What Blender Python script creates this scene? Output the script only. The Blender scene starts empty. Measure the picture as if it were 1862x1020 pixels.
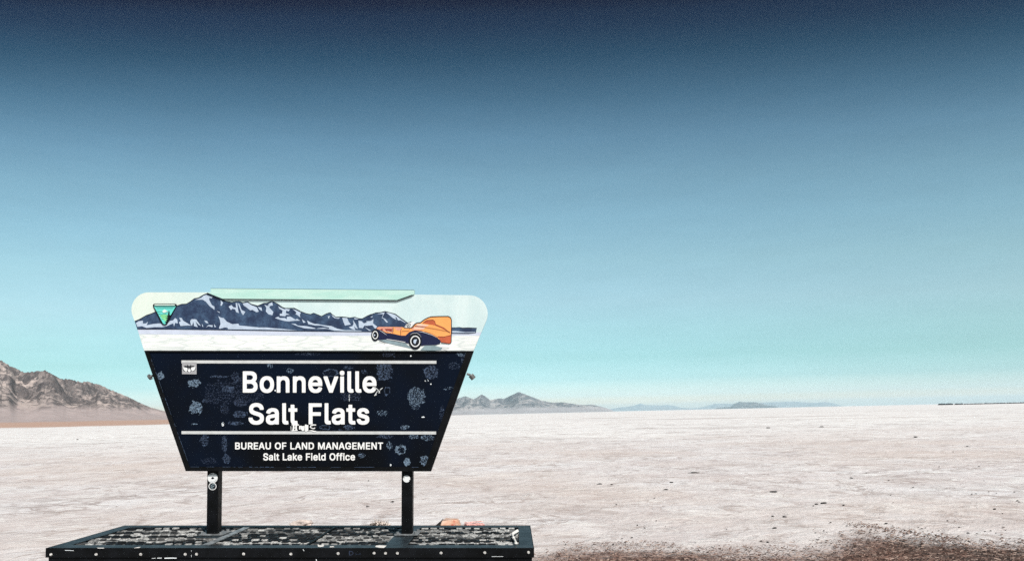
import bpy, bmesh, math, random
from mathutils import Vector, Matrix, noise
from mathutils.geometry import tessellate_polygon
import numpy as np

R = math.radians
sc = bpy.context.scene
col = sc.collection

# ---------------------------------------------------------------- camera, sky, sun, exposure
FPX, CX, CY = 1400.0, 931.0, 702.6          # focal length and optical centre, in photograph pixels (1862 x 1020, cropped low)
PITCH, ROLL, EYE = R(2.0), R(-1.287), 1.5
C3 = Matrix.Rotation(math.pi / 2 + PITCH, 3, 'X')
M3 = C3 @ Matrix.Rotation(ROLL, 3, 'Z')
L3 = M3 @ C3.inverted()                     # the slight lean the sign and platform have against the flat ground
cd = bpy.data.cameras.new('camera')
cam = bpy.data.objects.new('camera', cd)
col.objects.link(cam)
cd.sensor_width = 36.0
cd.lens = 36.0 * FPX / 1862.0
cd.shift_y = (CY - 510) / 1862.0
cd.clip_start, cd.clip_end = 0.1, 60000
cam.matrix_world = Matrix.Translation((0, 0, EYE)) @ M3.to_4x4()
sc.camera = cam

SUN_EL, SUN_AZ = R(43), R(152)              # azimuth from +Y (straight ahead) towards +X
w = bpy.data.worlds.new('World')
sc.world = w
w.use_nodes = True
nt = w.node_tree
nt.nodes.clear()
def nd(t, typ, **kw):
    n = t.nodes.new(typ)
    for k, v in kw.items(): setattr(n, k, v)
    return n
wo = nd(nt, 'ShaderNodeOutputWorld')
bg = nd(nt, 'ShaderNodeBackground')
bg.inputs[1].default_value = 0.10
sky = nd(nt, 'ShaderNodeTexSky', sky_type='NISHITA', sun_disc=False, sun_elevation=SUN_EL, sun_rotation=SUN_AZ)
tc = nd(nt, 'ShaderNodeTexCoord')
sx = nd(nt, 'ShaderNodeSeparateXYZ')
# height above the horizon, the dark upper band lying across the view at right angles to the sun
asn = nd(nt, 'ShaderNodeMath', operation='ARCTAN2')
px2 = nd(nt, 'ShaderNodeMath', operation='MULTIPLY'); py2 = nd(nt, 'ShaderNodeMath', operation='MULTIPLY')
pk = nd(nt, 'ShaderNodeMath', operation='MULTIPLY_ADD'); pk.inputs[1].default_value = 0.25
pq = nd(nt, 'ShaderNodeMath', operation='SQRT')
mr = nd(nt, 'ShaderNodeMapRange')
mr.inputs[1].default_value = 0.0
mr.inputs[2].default_value = R(32)
SKY_STOPS = []                              # filled below: elevation / 32 deg, multiplier of the clear-sky colour
SKY_STOPS = [(0.0172, (2.1974, 1.903, 1.6095)), (0.0364, (1.4437, 1.707, 2.0215)), (0.0748, (0.8702, 1.2889, 1.538)), (0.1259, (0.7332, 1.1164, 1.1884)), (0.1897, (0.8551, 1.1366, 1.1029)), (0.2531, (1.007, 1.1818, 1.0888)), (0.3473, (1.0266, 1.22, 1.0538)), (0.44, (0.9603, 1.1948, 1.0427)), (0.5306, (0.8451, 1.0768, 0.9458)), (0.6189, (0.6383, 0.8736, 0.8132)), (0.7044, (0.3549, 0.5687, 0.5679)), (0.787, (0.1392, 0.2906, 0.3328)), (0.8404, (0.0811, 0.1558, 0.2175)), (0.8665, (0.0619, 0.1124, 0.1756)), (0.8922, (0.037, 0.047, 0.101))]
cr = nd(nt, 'ShaderNodeValToRGB')
mul = nd(nt, 'ShaderNodeMix', data_type='RGBA', blend_type='MULTIPLY')
mul.inputs[0].default_value = 1.0
nt.links.new(tc.outputs['Generated'], sx.inputs[0])
for n_, i_ in ((px2, 0), (py2, 1)):
    nt.links.new(sx.outputs[i_], n_.inputs[0]); nt.links.new(sx.outputs[i_], n_.inputs[1])
nt.links.new(px2.outputs[0], pk.inputs[0]); nt.links.new(py2.outputs[0], pk.inputs[2])
nt.links.new(pk.outputs[0], pq.inputs[0])
nt.links.new(sx.outputs[2], asn.inputs[0]); nt.links.new(pq.outputs[0], asn.inputs[1])
nt.links.new(asn.outputs[0], mr.inputs[0])
nt.links.new(mr.outputs[0], cr.inputs[0])
nt.links.new(sky.outputs[0], mul.inputs[6])
nt.links.new(cr.outputs[0], mul.inputs[7])
# very faint streaks of thin high cloud
vm = nd(nt, 'ShaderNodeVectorMath', operation='MULTIPLY'); vm.inputs[1].default_value = (9, 9, 48)
n1_ = nd(nt, 'ShaderNodeTexNoise'); n1_.inputs['Scale'].default_value = 1.0; n1_.inputs['Detail'].default_value = 9; n1_.inputs['Roughness'].default_value = 0.72
nt.links.new(tc.outputs['Generated'], vm.inputs[0]); nt.links.new(vm.outputs[0], n1_.inputs['Vector'])
mr2 = nd(nt, 'ShaderNodeMapRange'); nt.links.new(n1_.outputs['Fac'], mr2.inputs[0])
for i_, v_ in enumerate((0.3, 0.7, 0.965, 1.035)): mr2.inputs[i_ + 1].default_value = v_
mul2 = nd(nt, 'ShaderNodeVectorMath', operation='SCALE')
nt.links.new(mul.outputs[2], mul2.inputs[0]); nt.links.new(mr2.outputs[0], mul2.inputs['Scale'])
nt.links.new(mul2.outputs[0], bg.inputs[0])
nt.links.new(bg.outputs[0], wo.inputs[0])
if SKY_STOPS:
    el = cr.color_ramp.elements
    while len(el) < len(SKY_STOPS): el.new(0.5)
    for e, (p, c) in zip(el, SKY_STOPS):
        e.position = p
    for e, (p, c) in zip(sorted(el, key=lambda e: e.position), SKY_STOPS):
        e.color = (c[0], c[1], c[2], 1)
else:
    for e in cr.color_ramp.elements: e.color = (1, 1, 1, 1)
ld = bpy.data.lights.new('sun', 'SUN')
ld.energy, ld.angle, ld.color = 5.0, R(0.53), (1.0, 0.95, 0.88)
sun = bpy.data.objects.new('sun', ld)
col.objects.link(sun)
tosun = Vector((math.cos(SUN_EL) * math.sin(SUN_AZ), math.cos(SUN_EL) * math.cos(SUN_AZ), math.sin(SUN_EL)))
sun.rotation_euler = tosun.to_track_quat('Z', 'Y').to_euler()
sun.location = (0, 0, 50)
sc.view_settings.view_transform = 'Standard'
sc.view_settings.look = 'None'
sc.view_settings.exposure = 0.15
sc.view_settings.gamma = 1.0
sc.cycles.use_denoising = False
sc.cycles.max_bounces = 6
sc.cycles.volume_bounces = 1

# ---------------------------------------------------------------- helpers
def tag(o, label=None, cat=None, group=None, kind=None):
    if label: o['label'] = label
    if cat: o['category'] = cat
    if group: o['group'] = group
    if kind: o['kind'] = kind
    return o
def obj(name, verts, faces, mat, parent=None, smooth=False):
    me = bpy.data.meshes.new(name)
    me.from_pydata([tuple(v) for v in verts], [], faces)
    me.update()
    if smooth:
        for p in me.polygons: p.use_smooth = True
    me.materials.append(mat)
    o = bpy.data.objects.new(name, me)
    col.objects.link(o)
    if parent: o.parent = parent
    return o
def merge(o):                               # pieces of one printed drawing become one mesh with its colours
    V = [v.co.copy() for v in o.data.vertices]; F = [tuple(p.vertices) for p in o.data.polygons]; I = [0] * len(F)
    ms = list(o.data.materials)
    kids = []
    def walk(q):
        for c in q.children: kids.append(c); walk(c)
    walk(o)
    for c in kids:
        n = len(V)
        m = c.data.materials[0]
        if m not in ms: ms.append(m)
        V += [v.co.copy() for v in c.data.vertices]
        F += [tuple(i + n for i in p.vertices) for p in c.data.polygons]
        I += [ms.index(m)] * len(c.data.polygons)
    for c in kids[::-1]: bpy.data.objects.remove(c)
    me = bpy.data.meshes.new(o.name)
    me.from_pydata(V, [], F)
    me.update()
    for m in ms: me.materials.append(m)
    me.polygons.foreach_set('material_index', I)
    o.data = me
    return o
def ray(px, py):                            # direction of a picture point, no lean
    a, b = (px - CX) / FPX, (CY - py) / FPX
    return C3 @ Vector((a, b, -1))
def on(px, py, Y):                          # picture point -> point of the upright plane y = Y of the leaning frame
    d = ray(px, py)
    t = Y / d.y
    return Vector((d.x * t, Y, EYE + d.z * t))
def ground(px, py, z=0.0):                  # picture point -> point of the flat ground
    d = M3 @ Vector(((px - CX) / FPX, (CY - py) / FPX, -1))
    t = (z - EYE) / d.z
    return Vector((d.x * t, d.y * t, z))
LEAN = Matrix.Translation((0, 0, EYE)) @ L3.to_4x4() @ Matrix.Translation((0, 0, -EYE))
def base(name, loc):                        # Empty of a leaning thing, at loc of the leaning frame
    o = bpy.data.objects.new(name, None)
    col.objects.link(o)
    o.empty_display_size = 0.2
    o.matrix_world = LEAN @ Matrix.Translation(loc)
    return o
class MB:                                   # mesh builder
    def __init__(s): s.v, s.f = [], []
    def add(s, vs, fs):
        n = len(s.v)
        s.v += [Vector(v) for v in vs]
        s.f += [tuple(i + n for i in f) for f in fs]
    def box(s, a, b, ch=0.0):
        (x0, y0, z0), (x1, y1, z1) = a, b
        if ch <= 0:
            s.add([(x0,y0,z0),(x1,y0,z0),(x1,y1,z0),(x0,y1,z0),(x0,y0,z1),(x1,y0,z1),(x1,y1,z1),(x0,y1,z1)],
                  [(0,3,2,1),(4,5,6,7),(0,1,5,4),(1,2,6,5),(2,3,7,6),(3,0,4,7)])
            return
        bm = bmesh.new()
        vs = [bm.verts.new(p) for p in [(x0,y0,z0),(x1,y0,z0),(x1,y1,z0),(x0,y1,z0),(x0,y0,z1),(x1,y0,z1),(x1,y1,z1),(x0,y1,z1)]]
        for f in [(0,3,2,1),(4,5,6,7),(0,1,5,4),(1,2,6,5),(2,3,7,6),(3,0,4,7)]: bm.faces.new([vs[i] for i in f])
        bmesh.ops.bevel(bm, geom=bm.edges[:], offset=ch, segments=2, affect='EDGES', profile=0.5)
        bm.verts.index_update()
        s.add([v.co.copy() for v in bm.verts], [tuple(v.index for v in f.verts) for f in bm.faces])
        bm.free()
    def tube(s, a, b, r, n=10, r2=None):
        a, b = Vector(a), Vector(b)
        q = (b - a).to_track_quat('Z', 'Y')
        r2 = r if r2 is None else r2
        vs = [a + q @ Vector((r*math.cos(2*math.pi*i/n), r*math.sin(2*math.pi*i/n), 0)) for i in range(n)]
        vs += [b + q @ Vector((r2*math.cos(2*math.pi*i/n), r2*math.sin(2*math.pi*i/n), 0)) for i in range(n)]
        s.add(vs, [(i, (i+1) % n, n+(i+1) % n, n+i) for i in range(n)] + [tuple(range(n))[::-1], tuple(range(n, 2*n))])
    def lump(s, c, rx, ry, rz, seed, rough=0.35, sub=1):
        bm = bmesh.new()
        bmesh.ops.create_icosphere(bm, subdivisions=sub, radius=1.0)
        for v in bm.verts:
            k = 1 + rough * noise.noise(v.co * 1.7 + Vector((seed * 7.3, seed * 1.9, 0)))
            v.co = Vector((v.co.x * rx * k, v.co.y * ry * k, v.co.z * rz * k))
        bm.verts.index_update()
        s.add([v.co + Vector(c) for v in bm.verts], [tuple(v.index for v in f.verts) for f in bm.faces])
        bm.free()
    def build(s, name, mat, parent=None, origin=(0, 0, 0), smooth=False):
        o = Vector(origin)
        return obj(name, [v - o for v in s.v], s.f, mat, parent, smooth)
def fill(loops, thick):                     # flat outline(s) in picture points -> verts (px, py, depth), faces
    pts = [p for l in loops for p in l]
    tr = tessellate_polygon([[Vector((p[0], p[1], 0)) for p in l] for l in loops])
    vs = [(p[0], p[1], 0.0) for p in pts]
    fs = [tuple(t) for t in tr]
    if thick > 0:
        n = len(vs)
        vs += [(p[0], p[1], thick) for p in pts]
        fs += [tuple(i + n for i in t[::-1]) for t in tr]
        k = 0
        for l in loops:
            m = len(l)
            fs += [(k + i, k + (i + 1) % m, n + k + (i + 1) % m, n + k + i) for i in range(m)]
            k += m
    return vs, fs
def plate(name, loops, Y, mat, parent, origin, thick=0.0):   # outline traced on the plane y = Y, built back by thick metres
    if not isinstance(loops[0][0], (tuple, list)): loops = [loops]
    vs, fs = fill(loops, thick)
    o = Vector(origin)
    def q(v):
        p = on(v[0], v[1], Y)
        return Vector((p.x, Y + v[2], p.z)) - o
    return obj(name, [q(v) for v in vs], fs, mat, parent)
def plates(name, polys, Y, mat, parent, origin):            # several separate outlines of one drawing layer
    V, F = [], []
    for lp in polys:
        if not isinstance(lp[0][0], (tuple, list)): lp = [lp]
        vs, fs = fill(lp, 0)
        n = len(V)
        V += [on(v[0], v[1], Y) - Vector(origin) for v in vs]
        F += [tuple(i + n for i in f) for f in fs]
    return obj(name, V, F, mat, parent)
def stroke_poly(pts, wd, closed=False):     # a drawn line as a mitred strip outline
    P = [Vector((p[0], p[1])) for p in pts]
    n = len(P)
    A, B = [], []
    for i in range(n):
        a = P[i - 1] if (i > 0 or closed) else P[i]
        b = P[(i + 1) % n] if (i < n - 1 or closed) else P[i]
        d = b - a
        if d.length < 1e-6: d = Vector((1, 0))
        d.normalize()
        nn = Vector((-d.y, d.x))
        h = wd[i] / 2 if isinstance(wd, (list, tuple)) else wd / 2
        A.append(P[i] + nn * h)
        B.append(P[i] - nn * h)
    return A, B, closed
def strokes(name, lines, Y, mat, parent, origin):
    V, F = [], []
    for k, (pts, wd, *cl) in enumerate(lines):
        A, B, c = stroke_poly(pts, wd, bool(cl and cl[0]))
        n, m = len(V), len(A)
        V += [on(p.x, p.y, Y - 0.00015 * k) - Vector(origin) for p in A] + [on(p.x, p.y, Y - 0.00015 * k) - Vector(origin) for p in B]
        F += [(n + i, n + (i + 1) % m, n + m + (i + 1) % m, n + m + i) for i in range(m if c else m - 1)]
    return obj(name, V, F, mat, parent)
def ell(cx, cy, rx, ry, n=28):
    return [(cx + rx * math.cos(2 * math.pi * i / n), cy + ry * math.sin(2 * math.pi * i / n)) for i in range(n)]
def Z(ox, oy, s, pts):                      # points measured in an enlargement of the photograph
    return [(ox + x / s, oy + y / s) for x, y in pts]
Z1 = lambda p: Z(240, 530, 10.2, p)
Z2 = lambda p: Z(400, 530, 10.2, p)
Z3 = lambda p: Z(540, 530, 10.2, p)
Z4 = lambda p: Z(660, 550, 10.2, p)

# ---------------------------------------------------------------- materials
def lin(c): return tuple((x / 12.92 if x <= 0.04045 else ((x + 0.055) / 1.055) ** 2.4) for x in [v / 255 for v in c])
class MT:
    def __init__(s, name, rough=0.6, spec=0.4, metal=0.0):
        s.m = bpy.data.materials.new(name)
        s.m.use_nodes = True
        s.t = s.m.node_tree
        s.b = s.t.nodes['Principled BSDF']
        s.b.inputs['Roughness'].default_value = rough
        s.b.inputs['Specular IOR Level'].default_value = spec
        s.b.inputs['Metallic'].default_value = metal
        s._p = None
    def L(s, a, b): s.t.links.new(a, b)
    def pos(s):
        if s._p is None: s._p = nd(s.t, 'ShaderNodeNewGeometry').outputs['Position']
        return s._p
    def scaled(s, v):
        m = nd(s.t, 'ShaderNodeVectorMath', operation='MULTIPLY')
        s.L(s.pos(), m.inputs[0]); m.inputs[1].default_value = v
        return m.outputs[0]
    def noise(s, scale, detail=4, rough=0.55, vec=None, dist=0.0):
        n = nd(s.t, 'ShaderNodeTexNoise')
        n.inputs['Scale'].default_value = scale
        n.inputs['Detail'].default_value = detail
        n.inputs['Roughness'].default_value = rough
        n.inputs['Distortion'].default_value = dist
        s.L(vec if vec is not None else s.pos(), n.inputs['Vector'])
        return n.outputs['Fac']
    def step(s, f, a, b, lo=0.0, hi=1.0):
        m = nd(s.t, 'ShaderNodeMapRange', interpolation_type='SMOOTHSTEP')
        s.L(f, m.inputs[0])
        for i, v in enumerate((a, b, lo, hi)): m.inputs[i + 1].default_value = v
        return m.outputs[0]
    def math(s, op, a, b=None, c=None):
        m = nd(s.t, 'ShaderNodeMath', operation=op)
        for i, v in enumerate((a, b, c)):
            if v is None: continue
            if isinstance(v, (int, float)): m.inputs[i].default_value = v
            else: s.L(v, m.inputs[i])
        return m.outputs[0]
    def mix(s, f, a, b):
        m = nd(s.t, 'ShaderNodeMix', data_type='RGBA')
        if isinstance(f, (int, float)): m.inputs[0].default_value = f
        else: s.L(f, m.inputs[0])
        for i, v in ((6, a), (7, b)):
            if isinstance(v, tuple): m.inputs[i].default_value = (*v, 1)
            else: s.L(v, m.inputs[i])
        return m.outputs[2]
    def xyz(s, v=None):
        n = nd(s.t, 'ShaderNodeSeparateXYZ')
        s.L(v if v is not None else s.pos(), n.inputs[0])
        return n.outputs
    def color(s, c):
        if isinstance(c, tuple): s.b.inputs['Base Color'].default_value = (*c, 1)
        else: s.L(c, s.b.inputs['Base Color'])
        return s
    def roughness(s, f): s.L(f, s.b.inputs['Roughness']); return s
    def bump(s, f, strength=0.3, dist=0.02):
        n = nd(s.t, 'ShaderNodeBump')
        n.inputs['Strength'].default_value = strength
        n.inputs['Distance'].default_value = dist
        s.L(f, n.inputs['Height'])
        s.L(n.outputs[0], s.b.inputs['Normal'])
        return s
def paint(name, c, var=0.12, scale=12, rough=0.5, spec=0.4):     # printed or painted colour with slight uneven fading
    m = MT(name, rough, spec)
    a = tuple(x * (1 - var) for x in c)
    b = tuple(min(1, x * (1 + var)) for x in c)
    return m.color(m.mix(m.step(m.noise(scale, 5), 0.3, 0.7), a, b)).m

# ---------------------------------------------------------------- ground: one salt sheet to the horizon
VERGE = [(0.0, 8.4), (0.7, 8.85), (1.6, 8.75), (2.66, 8.35), (3.3, 8.55), (4.15, 9.3), (4.7, 8.8), (5.4, 8.45), (8.0, 8.3)]   # far edge of the gravel verge, x -> y
def verge_y(x):
    if x <= VERGE[0][0]: return VERGE[0][1]
    for (a, b), (c, d) in zip(VERGE, VERGE[1:]):
        if x <= c: return b + (d - b) * (x - a) / (c - a)
    return VERGE[-1][1]
def ground_material():
    m = MT('salt_crust', 0.75, 0.25)
    P = m.xyz()
    X, Y = P[0], P[1]
    n50 = m.noise(0.03, 5, 0.6)
    n4 = m.noise(0.35, 5, 0.62)
    n01 = m.noise(14.0, 6, 0.7)
    warp = m.noise(0.12, 3, 0.5)
    # trampled pinkish crust near the road, cleaner white salt farther out
    far = m.step(m.math('ADD', Y, m.math('MULTIPLY', m.math('SUBTRACT', n50, 0.5), 60.0)), 26.0, 62.0)
    n3 = m.noise(4.5, 7, 0.72)
    lump = m.noise(1.1, 8, 0.72, None, 0.8)
    near_c = m.mix(m.step(n4, 0.36, 0.66), (0.666, 0.620, 0.622), (0.809, 0.800, 0.819))
    
    near_c = m.mix(m.step(lump, 0.53, 0.64, 0.0, 0.8), near_c, (0.900, 0.900, 0.900))
    near_c = m.mix(m.step(lump, 0.45, 0.33, 0.0, 0.8), near_c, (0.512, 0.446, 0.439))
    near_c = m.mix(m.step(n3, 0.55, 0.66, 0.0, 0.6), near_c, (0.900, 0.900, 0.900))
    near_c = m.mix(m.step(n3, 0.44, 0.32, 0.0, 0.75), near_c, (0.452, 0.391, 0.386))
    near_c = m.mix(m.step(n01, 0.40, 0.28, 0.0, 0.8), near_c, (0.393, 0.347, 0.341))
    far_c = m.mix(m.step(n50, 0.3, 0.7), (0.83, 0.83, 0.84), (0.90, 0.90, 0.90))
    far_c = m.mix(m.step(n4, 0.46, 0.33, 0.0, 0.42), far_c, (0.560, 0.541, 0.551))
    far_c = m.mix(m.step(lump, 0.44, 0.32, 0.0, 0.45), far_c, (0.480, 0.443, 0.445))
    c = m.mix(far, near_c, far_c)
    # a few long rusty and yellow stains
    st1 = m.math('MULTIPLY', m.step(m.noise(0.06, 3, 0.6, m.scaled((0.5, 1.4, 1))), 0.60, 0.74), m.step(Y, 70.0, 45.0))
    c = m.mix(m.math('MULTIPLY', st1, 0.35), c, (0.60, 0.40, 0.33))
    # crust edges: thin dark lines at several sizes, plus pale lines painted as glints
    def vein(scale, at, wd, det=5):
        n = m.noise(scale, det, 0.6, None, 0.7)
        return m.step(m.math('ABSOLUTE', m.math('SUBTRACT', n, at)), 0.0, wd, 1.0, 0.0)
    patch = m.step(m.noise(0.22, 4, 0.6), 0.40, 0.60)
    patch2 = m.step(m.noise(0.7, 4, 0.6), 0.42, 0.58)
    c = m.mix(m.math('MULTIPLY', m.math('MULTIPLY', vein(0.07, 0.5, 0.020), m.step(Y, 22.0, 45.0)), m.math('MULTIPLY', patch, 0.75)), c, (0.42, 0.385, 0.38))
    c = m.mix(m.math('MULTIPLY', vein(0.26, 0.5, 0.026), m.math('MULTIPLY', patch, 0.8)), c, (0.40, 0.345, 0.335))
    c = m.mix(m.math('MULTIPLY', vein(0.9, 0.52, 0.034), m.math('MULTIPLY', patch2, 0.85)), c, (0.38, 0.32, 0.305))
    c = m.mix(m.math('MULTIPLY', vein(1.3, 0.44, 0.030), m.math('SUBTRACT', 0.7, m.math('MULTIPLY', patch2, 0.5))), c, (0.88, 0.875, 0.87))
    warm = m.math('MULTIPLY', m.step(m.noise(0.10, 5, 0.62), 0.40, 0.66), m.step(m.math('ADD', Y, m.math('MULTIPLY', n50, 50.0)), 85.0, 45.0))
    c = m.mix(m.math('MULTIPLY', warm, 0.60), c, m.mix(lump, (0.50, 0.40, 0.36), (0.84, 0.755, 0.70)))
    # shallow greyer bands, wheel-worn, on the right
    band = m.step(m.noise(0.045, 4, 0.55, m.scaled((0.5, 1.0, 1.0))), 0.50, 0.66)
    bx = m.math('MULTIPLY', m.step(X, 4.0, 24.0), m.step(Y, 170.0, 320.0, 1.0, 0.0))
    bx = m.math('MULTIPLY', bx, m.step(Y, 24.0, 36.0))
    c = m.mix(m.math('MULTIPLY', m.math('MULTIPLY', band, bx), 0.9), c, (0.52, 0.48, 0.475))
    # thin dark polygon ridges and old tyre lines
    v = nd(m.t, 'ShaderNodeTexVoronoi', feature='DISTANCE_TO_EDGE')
    v.inputs['Scale'].default_value = 0.42
    vv = nd(m.t, 'ShaderNodeVectorMath', operation='ADD')
    wv = nd(m.t, 'ShaderNodeTexNoise'); wv.inputs['Scale'].default_value = 0.8; wv.inputs['Detail'].default_value = 4
    m.L(m.pos(), wv.inputs['Vector'])
    ws = nd(m.t, 'ShaderNodeVectorMath', operation='SCALE'); ws.inputs['Scale'].default_value = 1.6
    m.L(wv.outputs['Color'], ws.inputs[0]); m.L(m.pos(), vv.inputs[0]); m.L(ws.outputs[0], vv.inputs[1])
    m.L(vv.outputs[0], v.inputs['Vector'])
    crack = m.math('MULTIPLY', m.step(v.outputs['Distance'], 0.0, 0.06, 1.0, 0.0), m.step(n4, 0.42, 0.62))
    c = m.mix(m.math('MULTIPLY', crack, 0.38), c, (0.36, 0.30, 0.28))
    # yellowish stain and reddish mud beyond the edge of the salt on the left
    mud = m.math('MULTIPLY', m.step(m.math('ADD', Y, m.math('MULTIPLY', m.math('ADD', m.math('SUBTRACT', n50, 0.5), m.math('SUBTRACT', m.noise(0.014, 5, 0.65), 0.5)), 520.0)), 300.0, 420.0), m.step(m.math('ADD', X, m.math('MULTIPLY', m.math('SUBTRACT', n50, 0.5), 120.0)), -130.0, -185.0))
    mud_c = m.mix(m.step(m.noise(0.012, 4, 0.6, m.scaled((1, 3, 1))), 0.4, 0.62), (0.50, 0.31, 0.23), (0.47, 0.37, 0.335))
    c = m.mix(mud, c, mud_c)
    # brown soil of the verge by the road
    fc = nd(m.t, 'ShaderNodeFloatCurve')
    m.L(m.math('DIVIDE', X, 8.0), fc.inputs[1])
    cv = fc.mapping.curves[0]
    cv.points[0].location = (0, VERGE[0][1] / 12); cv.points[1].location = (1, VERGE[-1][1] / 12)
    for a, b in VERGE[1:-1]: cv.points.new(a / 8, b / 12)
    fc.mapping.update()
    edge = m.math('SUBTRACT', m.math('MULTIPLY', fc.outputs[0], 12.0), Y)
    e2 = m.math('ADD', edge, m.math('MULTIPLY', m.math('SUBTRACT', m.noise(2.2, 8, 0.72), 0.5), 1.9))
    soil = m.math('MULTIPLY', m.step(e2, -0.15, 1.0), m.step(X, -0.2, 0.5))
    soil_c = m.mix(m.step(m.noise(9.0, 8, 0.75), 0.42, 0.6), (0.085, 0.048, 0.037), (0.33, 0.20, 0.16))
    wet = m.math('MULTIPLY', m.step(X, 3.6, 4.4), m.step(m.noise(1.3, 5, 0.6), 0.36, 0.52))
    soil_c = m.mix(m.math('MULTIPLY', wet, 0.8), soil_c, m.mix(m.step(m.noise(11.0, 6, 0.7), 0.42, 0.62), (0.03, 0.024, 0.021), (0.16, 0.125, 0.11)))
    c = m.mix(soil, c, soil_c)
    m.color(c)
    h = m.math('ADD', m.math('MULTIPLY', lump, 1.0), m.math('MULTIPLY', n3, 0.5))
    m.bump(h, 0.8, 0.10)
    return m.m
vs, fs = [(0, 0, 0)], []
NA = 180
rad = [1.5 * (19500 / 1.5) ** (i / 90) for i in range(91)]
for r in rad:
    for a in range(NA):
        t = 2 * math.pi * a / NA
        z = 0.035 * (noise.noise(Vector((r * math.sin(t) * 0.11, r * math.cos(t) * 0.11, 3.3)))) * min(1, r / 20) if r < 900 else 0
        vs.append((r * math.sin(t), r * math.cos(t), z - 0.02))
fs = [(0, 1 + (a + 1) % NA, 1 + a) for a in range(NA)]
for i in range(len(rad) - 1):
    for a in range(NA):
        p, q = 1 + i * NA, 1 + (i + 1) * NA
        fs.append((p + a, p + (a + 1) % NA, q + (a + 1) % NA, q + a))
g = obj('salt_flat', vs, fs, ground_material(), None, True)
tag(g, 'flat white salt ground reaching to the horizon', 'salt flat', kind='structure')

# ---------------------------------------------------------------- mountains (height fields)
def sky_dir(px, py):
    d = M3 @ Vector(((px - CX) / FPX, (CY - py) / FPX, -1))
    return math.atan2(d.x, d.y), d.z / math.hypot(d.x, d.y)
def mountain(name, crest, rs, rc, rb, mat, na, seed, rough, freq, fan=0.10, hmin=0.0, terr=None):
    cp = sorted(sky_dir(*p) for p in crest)
    az = np.linspace(cp[0][0], cp[-1][0], na)
    te = np.interp(az, [c[0] for c in cp], [c[1] for c in cp])
    nf = len(rs)
    H = np.zeros((na, nf))
    for i in range(na):
        hc = max(0.0, te[i] * rc + EYE)
        for j, r in enumerate(rs):
            x, y = r * math.sin(az[i]), r * math.cos(az[i])
            if r <= rc:
                s = (r - rs[0]) / (rc - rs[0])
                u = max(0.0, (s - 0.30) / 0.70)
                b = fan * min(1, s / 0.45) ** 1.6 + (1 - fan) * (u ** 1.25)
            else:
                u = max(0.0, 1 - (r - rc) / (rb - rc))
                b = u ** 1.5
            p = Vector((x * freq, y * freq, seed))
            q = noise.ridged_multi_fractal(p + Vector((noise.noise(p * 0.7), noise.noise(p * 0.7 + Vector((9, 0, 0))), 0)) * 0.6, 0.9, 2.1, 6, 1.0, 2.0)
            q = max(0.0, min(1.6, q * 0.5))
            k = rough * min(1.0, u * 1.6 + 0.03)
            H[i, j] = hc * b * (1 - k + k * 1.5 * q)
    ang = ((H - EYE) / np.array(rs)[None, :]).max(1)
    tgt = te + 0.0
    kk = np.where(ang > 1e-5, np.clip((tgt + EYE / rc) / np.maximum(ang + EYE / rc, 1e-6), 0.3, 2.5), 1.0)
    ks = kk.copy()
    ks[1:-1] = (kk[:-2] + 2 * kk[1:-1] + kk[2:]) / 4
    H *= ks[:, None]
    V, F = [], []
    for i in range(na):
        for j, r in enumerate(rs):
            edge = j == 0 or j == nf - 1 or i == 0 or i == na - 1
            V.append((r * math.sin(az[i]), r * math.cos(az[i]), -0.5 if edge else H[i, j] - 0.3))
    for i in range(na - 1):
        for j in range(nf - 1):
            a = i * nf + j
            F.append((a, a + nf, a + nf + 1, a + 1))
    return obj(name, V, F, mat, None, False)
def rock(name, dark, mid, light, s, fanz, fan_c=None, low_c=None, lowz=4.0):
    m = MT(name, 0.9, 0.1)
    n1 = m.noise(s, 8, 0.68, None, 0.6)
    n2 = m.noise(s * 4.5, 8, 0.7)
    nz = m.xyz(nd(m.t, 'ShaderNodeNewGeometry').outputs['Normal'])[2]
    c = m.mix(m.step(n1, 0.40, 0.62), mid, light)
    c = m.mix(m.step(n2, 0.54, 0.42, 0.0, 0.9), c, dark)
    z = m.xyz()[2]
    steep = m.math('MULTIPLY', m.step(nz, 0.97, 0.84), m.step(n1, 0.66, 0.46))
    c = m.mix(m.math('MULTIPLY', steep, 0.75), c, dark)
    if fan_c:
        zz = m.math('ADD', z, m.math('MULTIPLY', m.math('SUBTRACT', n1, 0.5), fanz * 1.2))
        c = m.mix(m.step(zz, fanz * 1.15, fanz * 0.6), c, m.mix(m.step(n2, 0.35, 0.65), fan_c, tuple(x * 1.2 for x in fan_c)))
    if low_c:
        zz = m.math('ADD', z, m.math('MULTIPLY', m.math('SUBTRACT', n1, 0.5), 2.0))
        c = m.mix(m.step(zz, lowz * 1.25, lowz * 0.7), c, low_c)
    m.color(c)
    m.bump(n2, 0.6, 0.12 / s * 0.05)
    return m.m
def steps(a, b, n): return [a + (b - a) * i / (n - 1) for i in range(n)]
left_crest = [(-420, 720), (-330, 660), (-240, 628), (-160, 618), (-100, 626), (-50, 639), (0, 654), (21.6, 666), (45, 677), (52, 676), (59, 675), (82, 673), (94, 679), (110, 688),
              (127, 689), (147, 694), (159, 693), (174, 698), (178, 697), (196, 706), (216, 714), (235, 722), (255, 732), (274, 740), (290, 744.5), (298, 746.5), (340, 753), (400, 760), (430, 764.5)]
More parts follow.
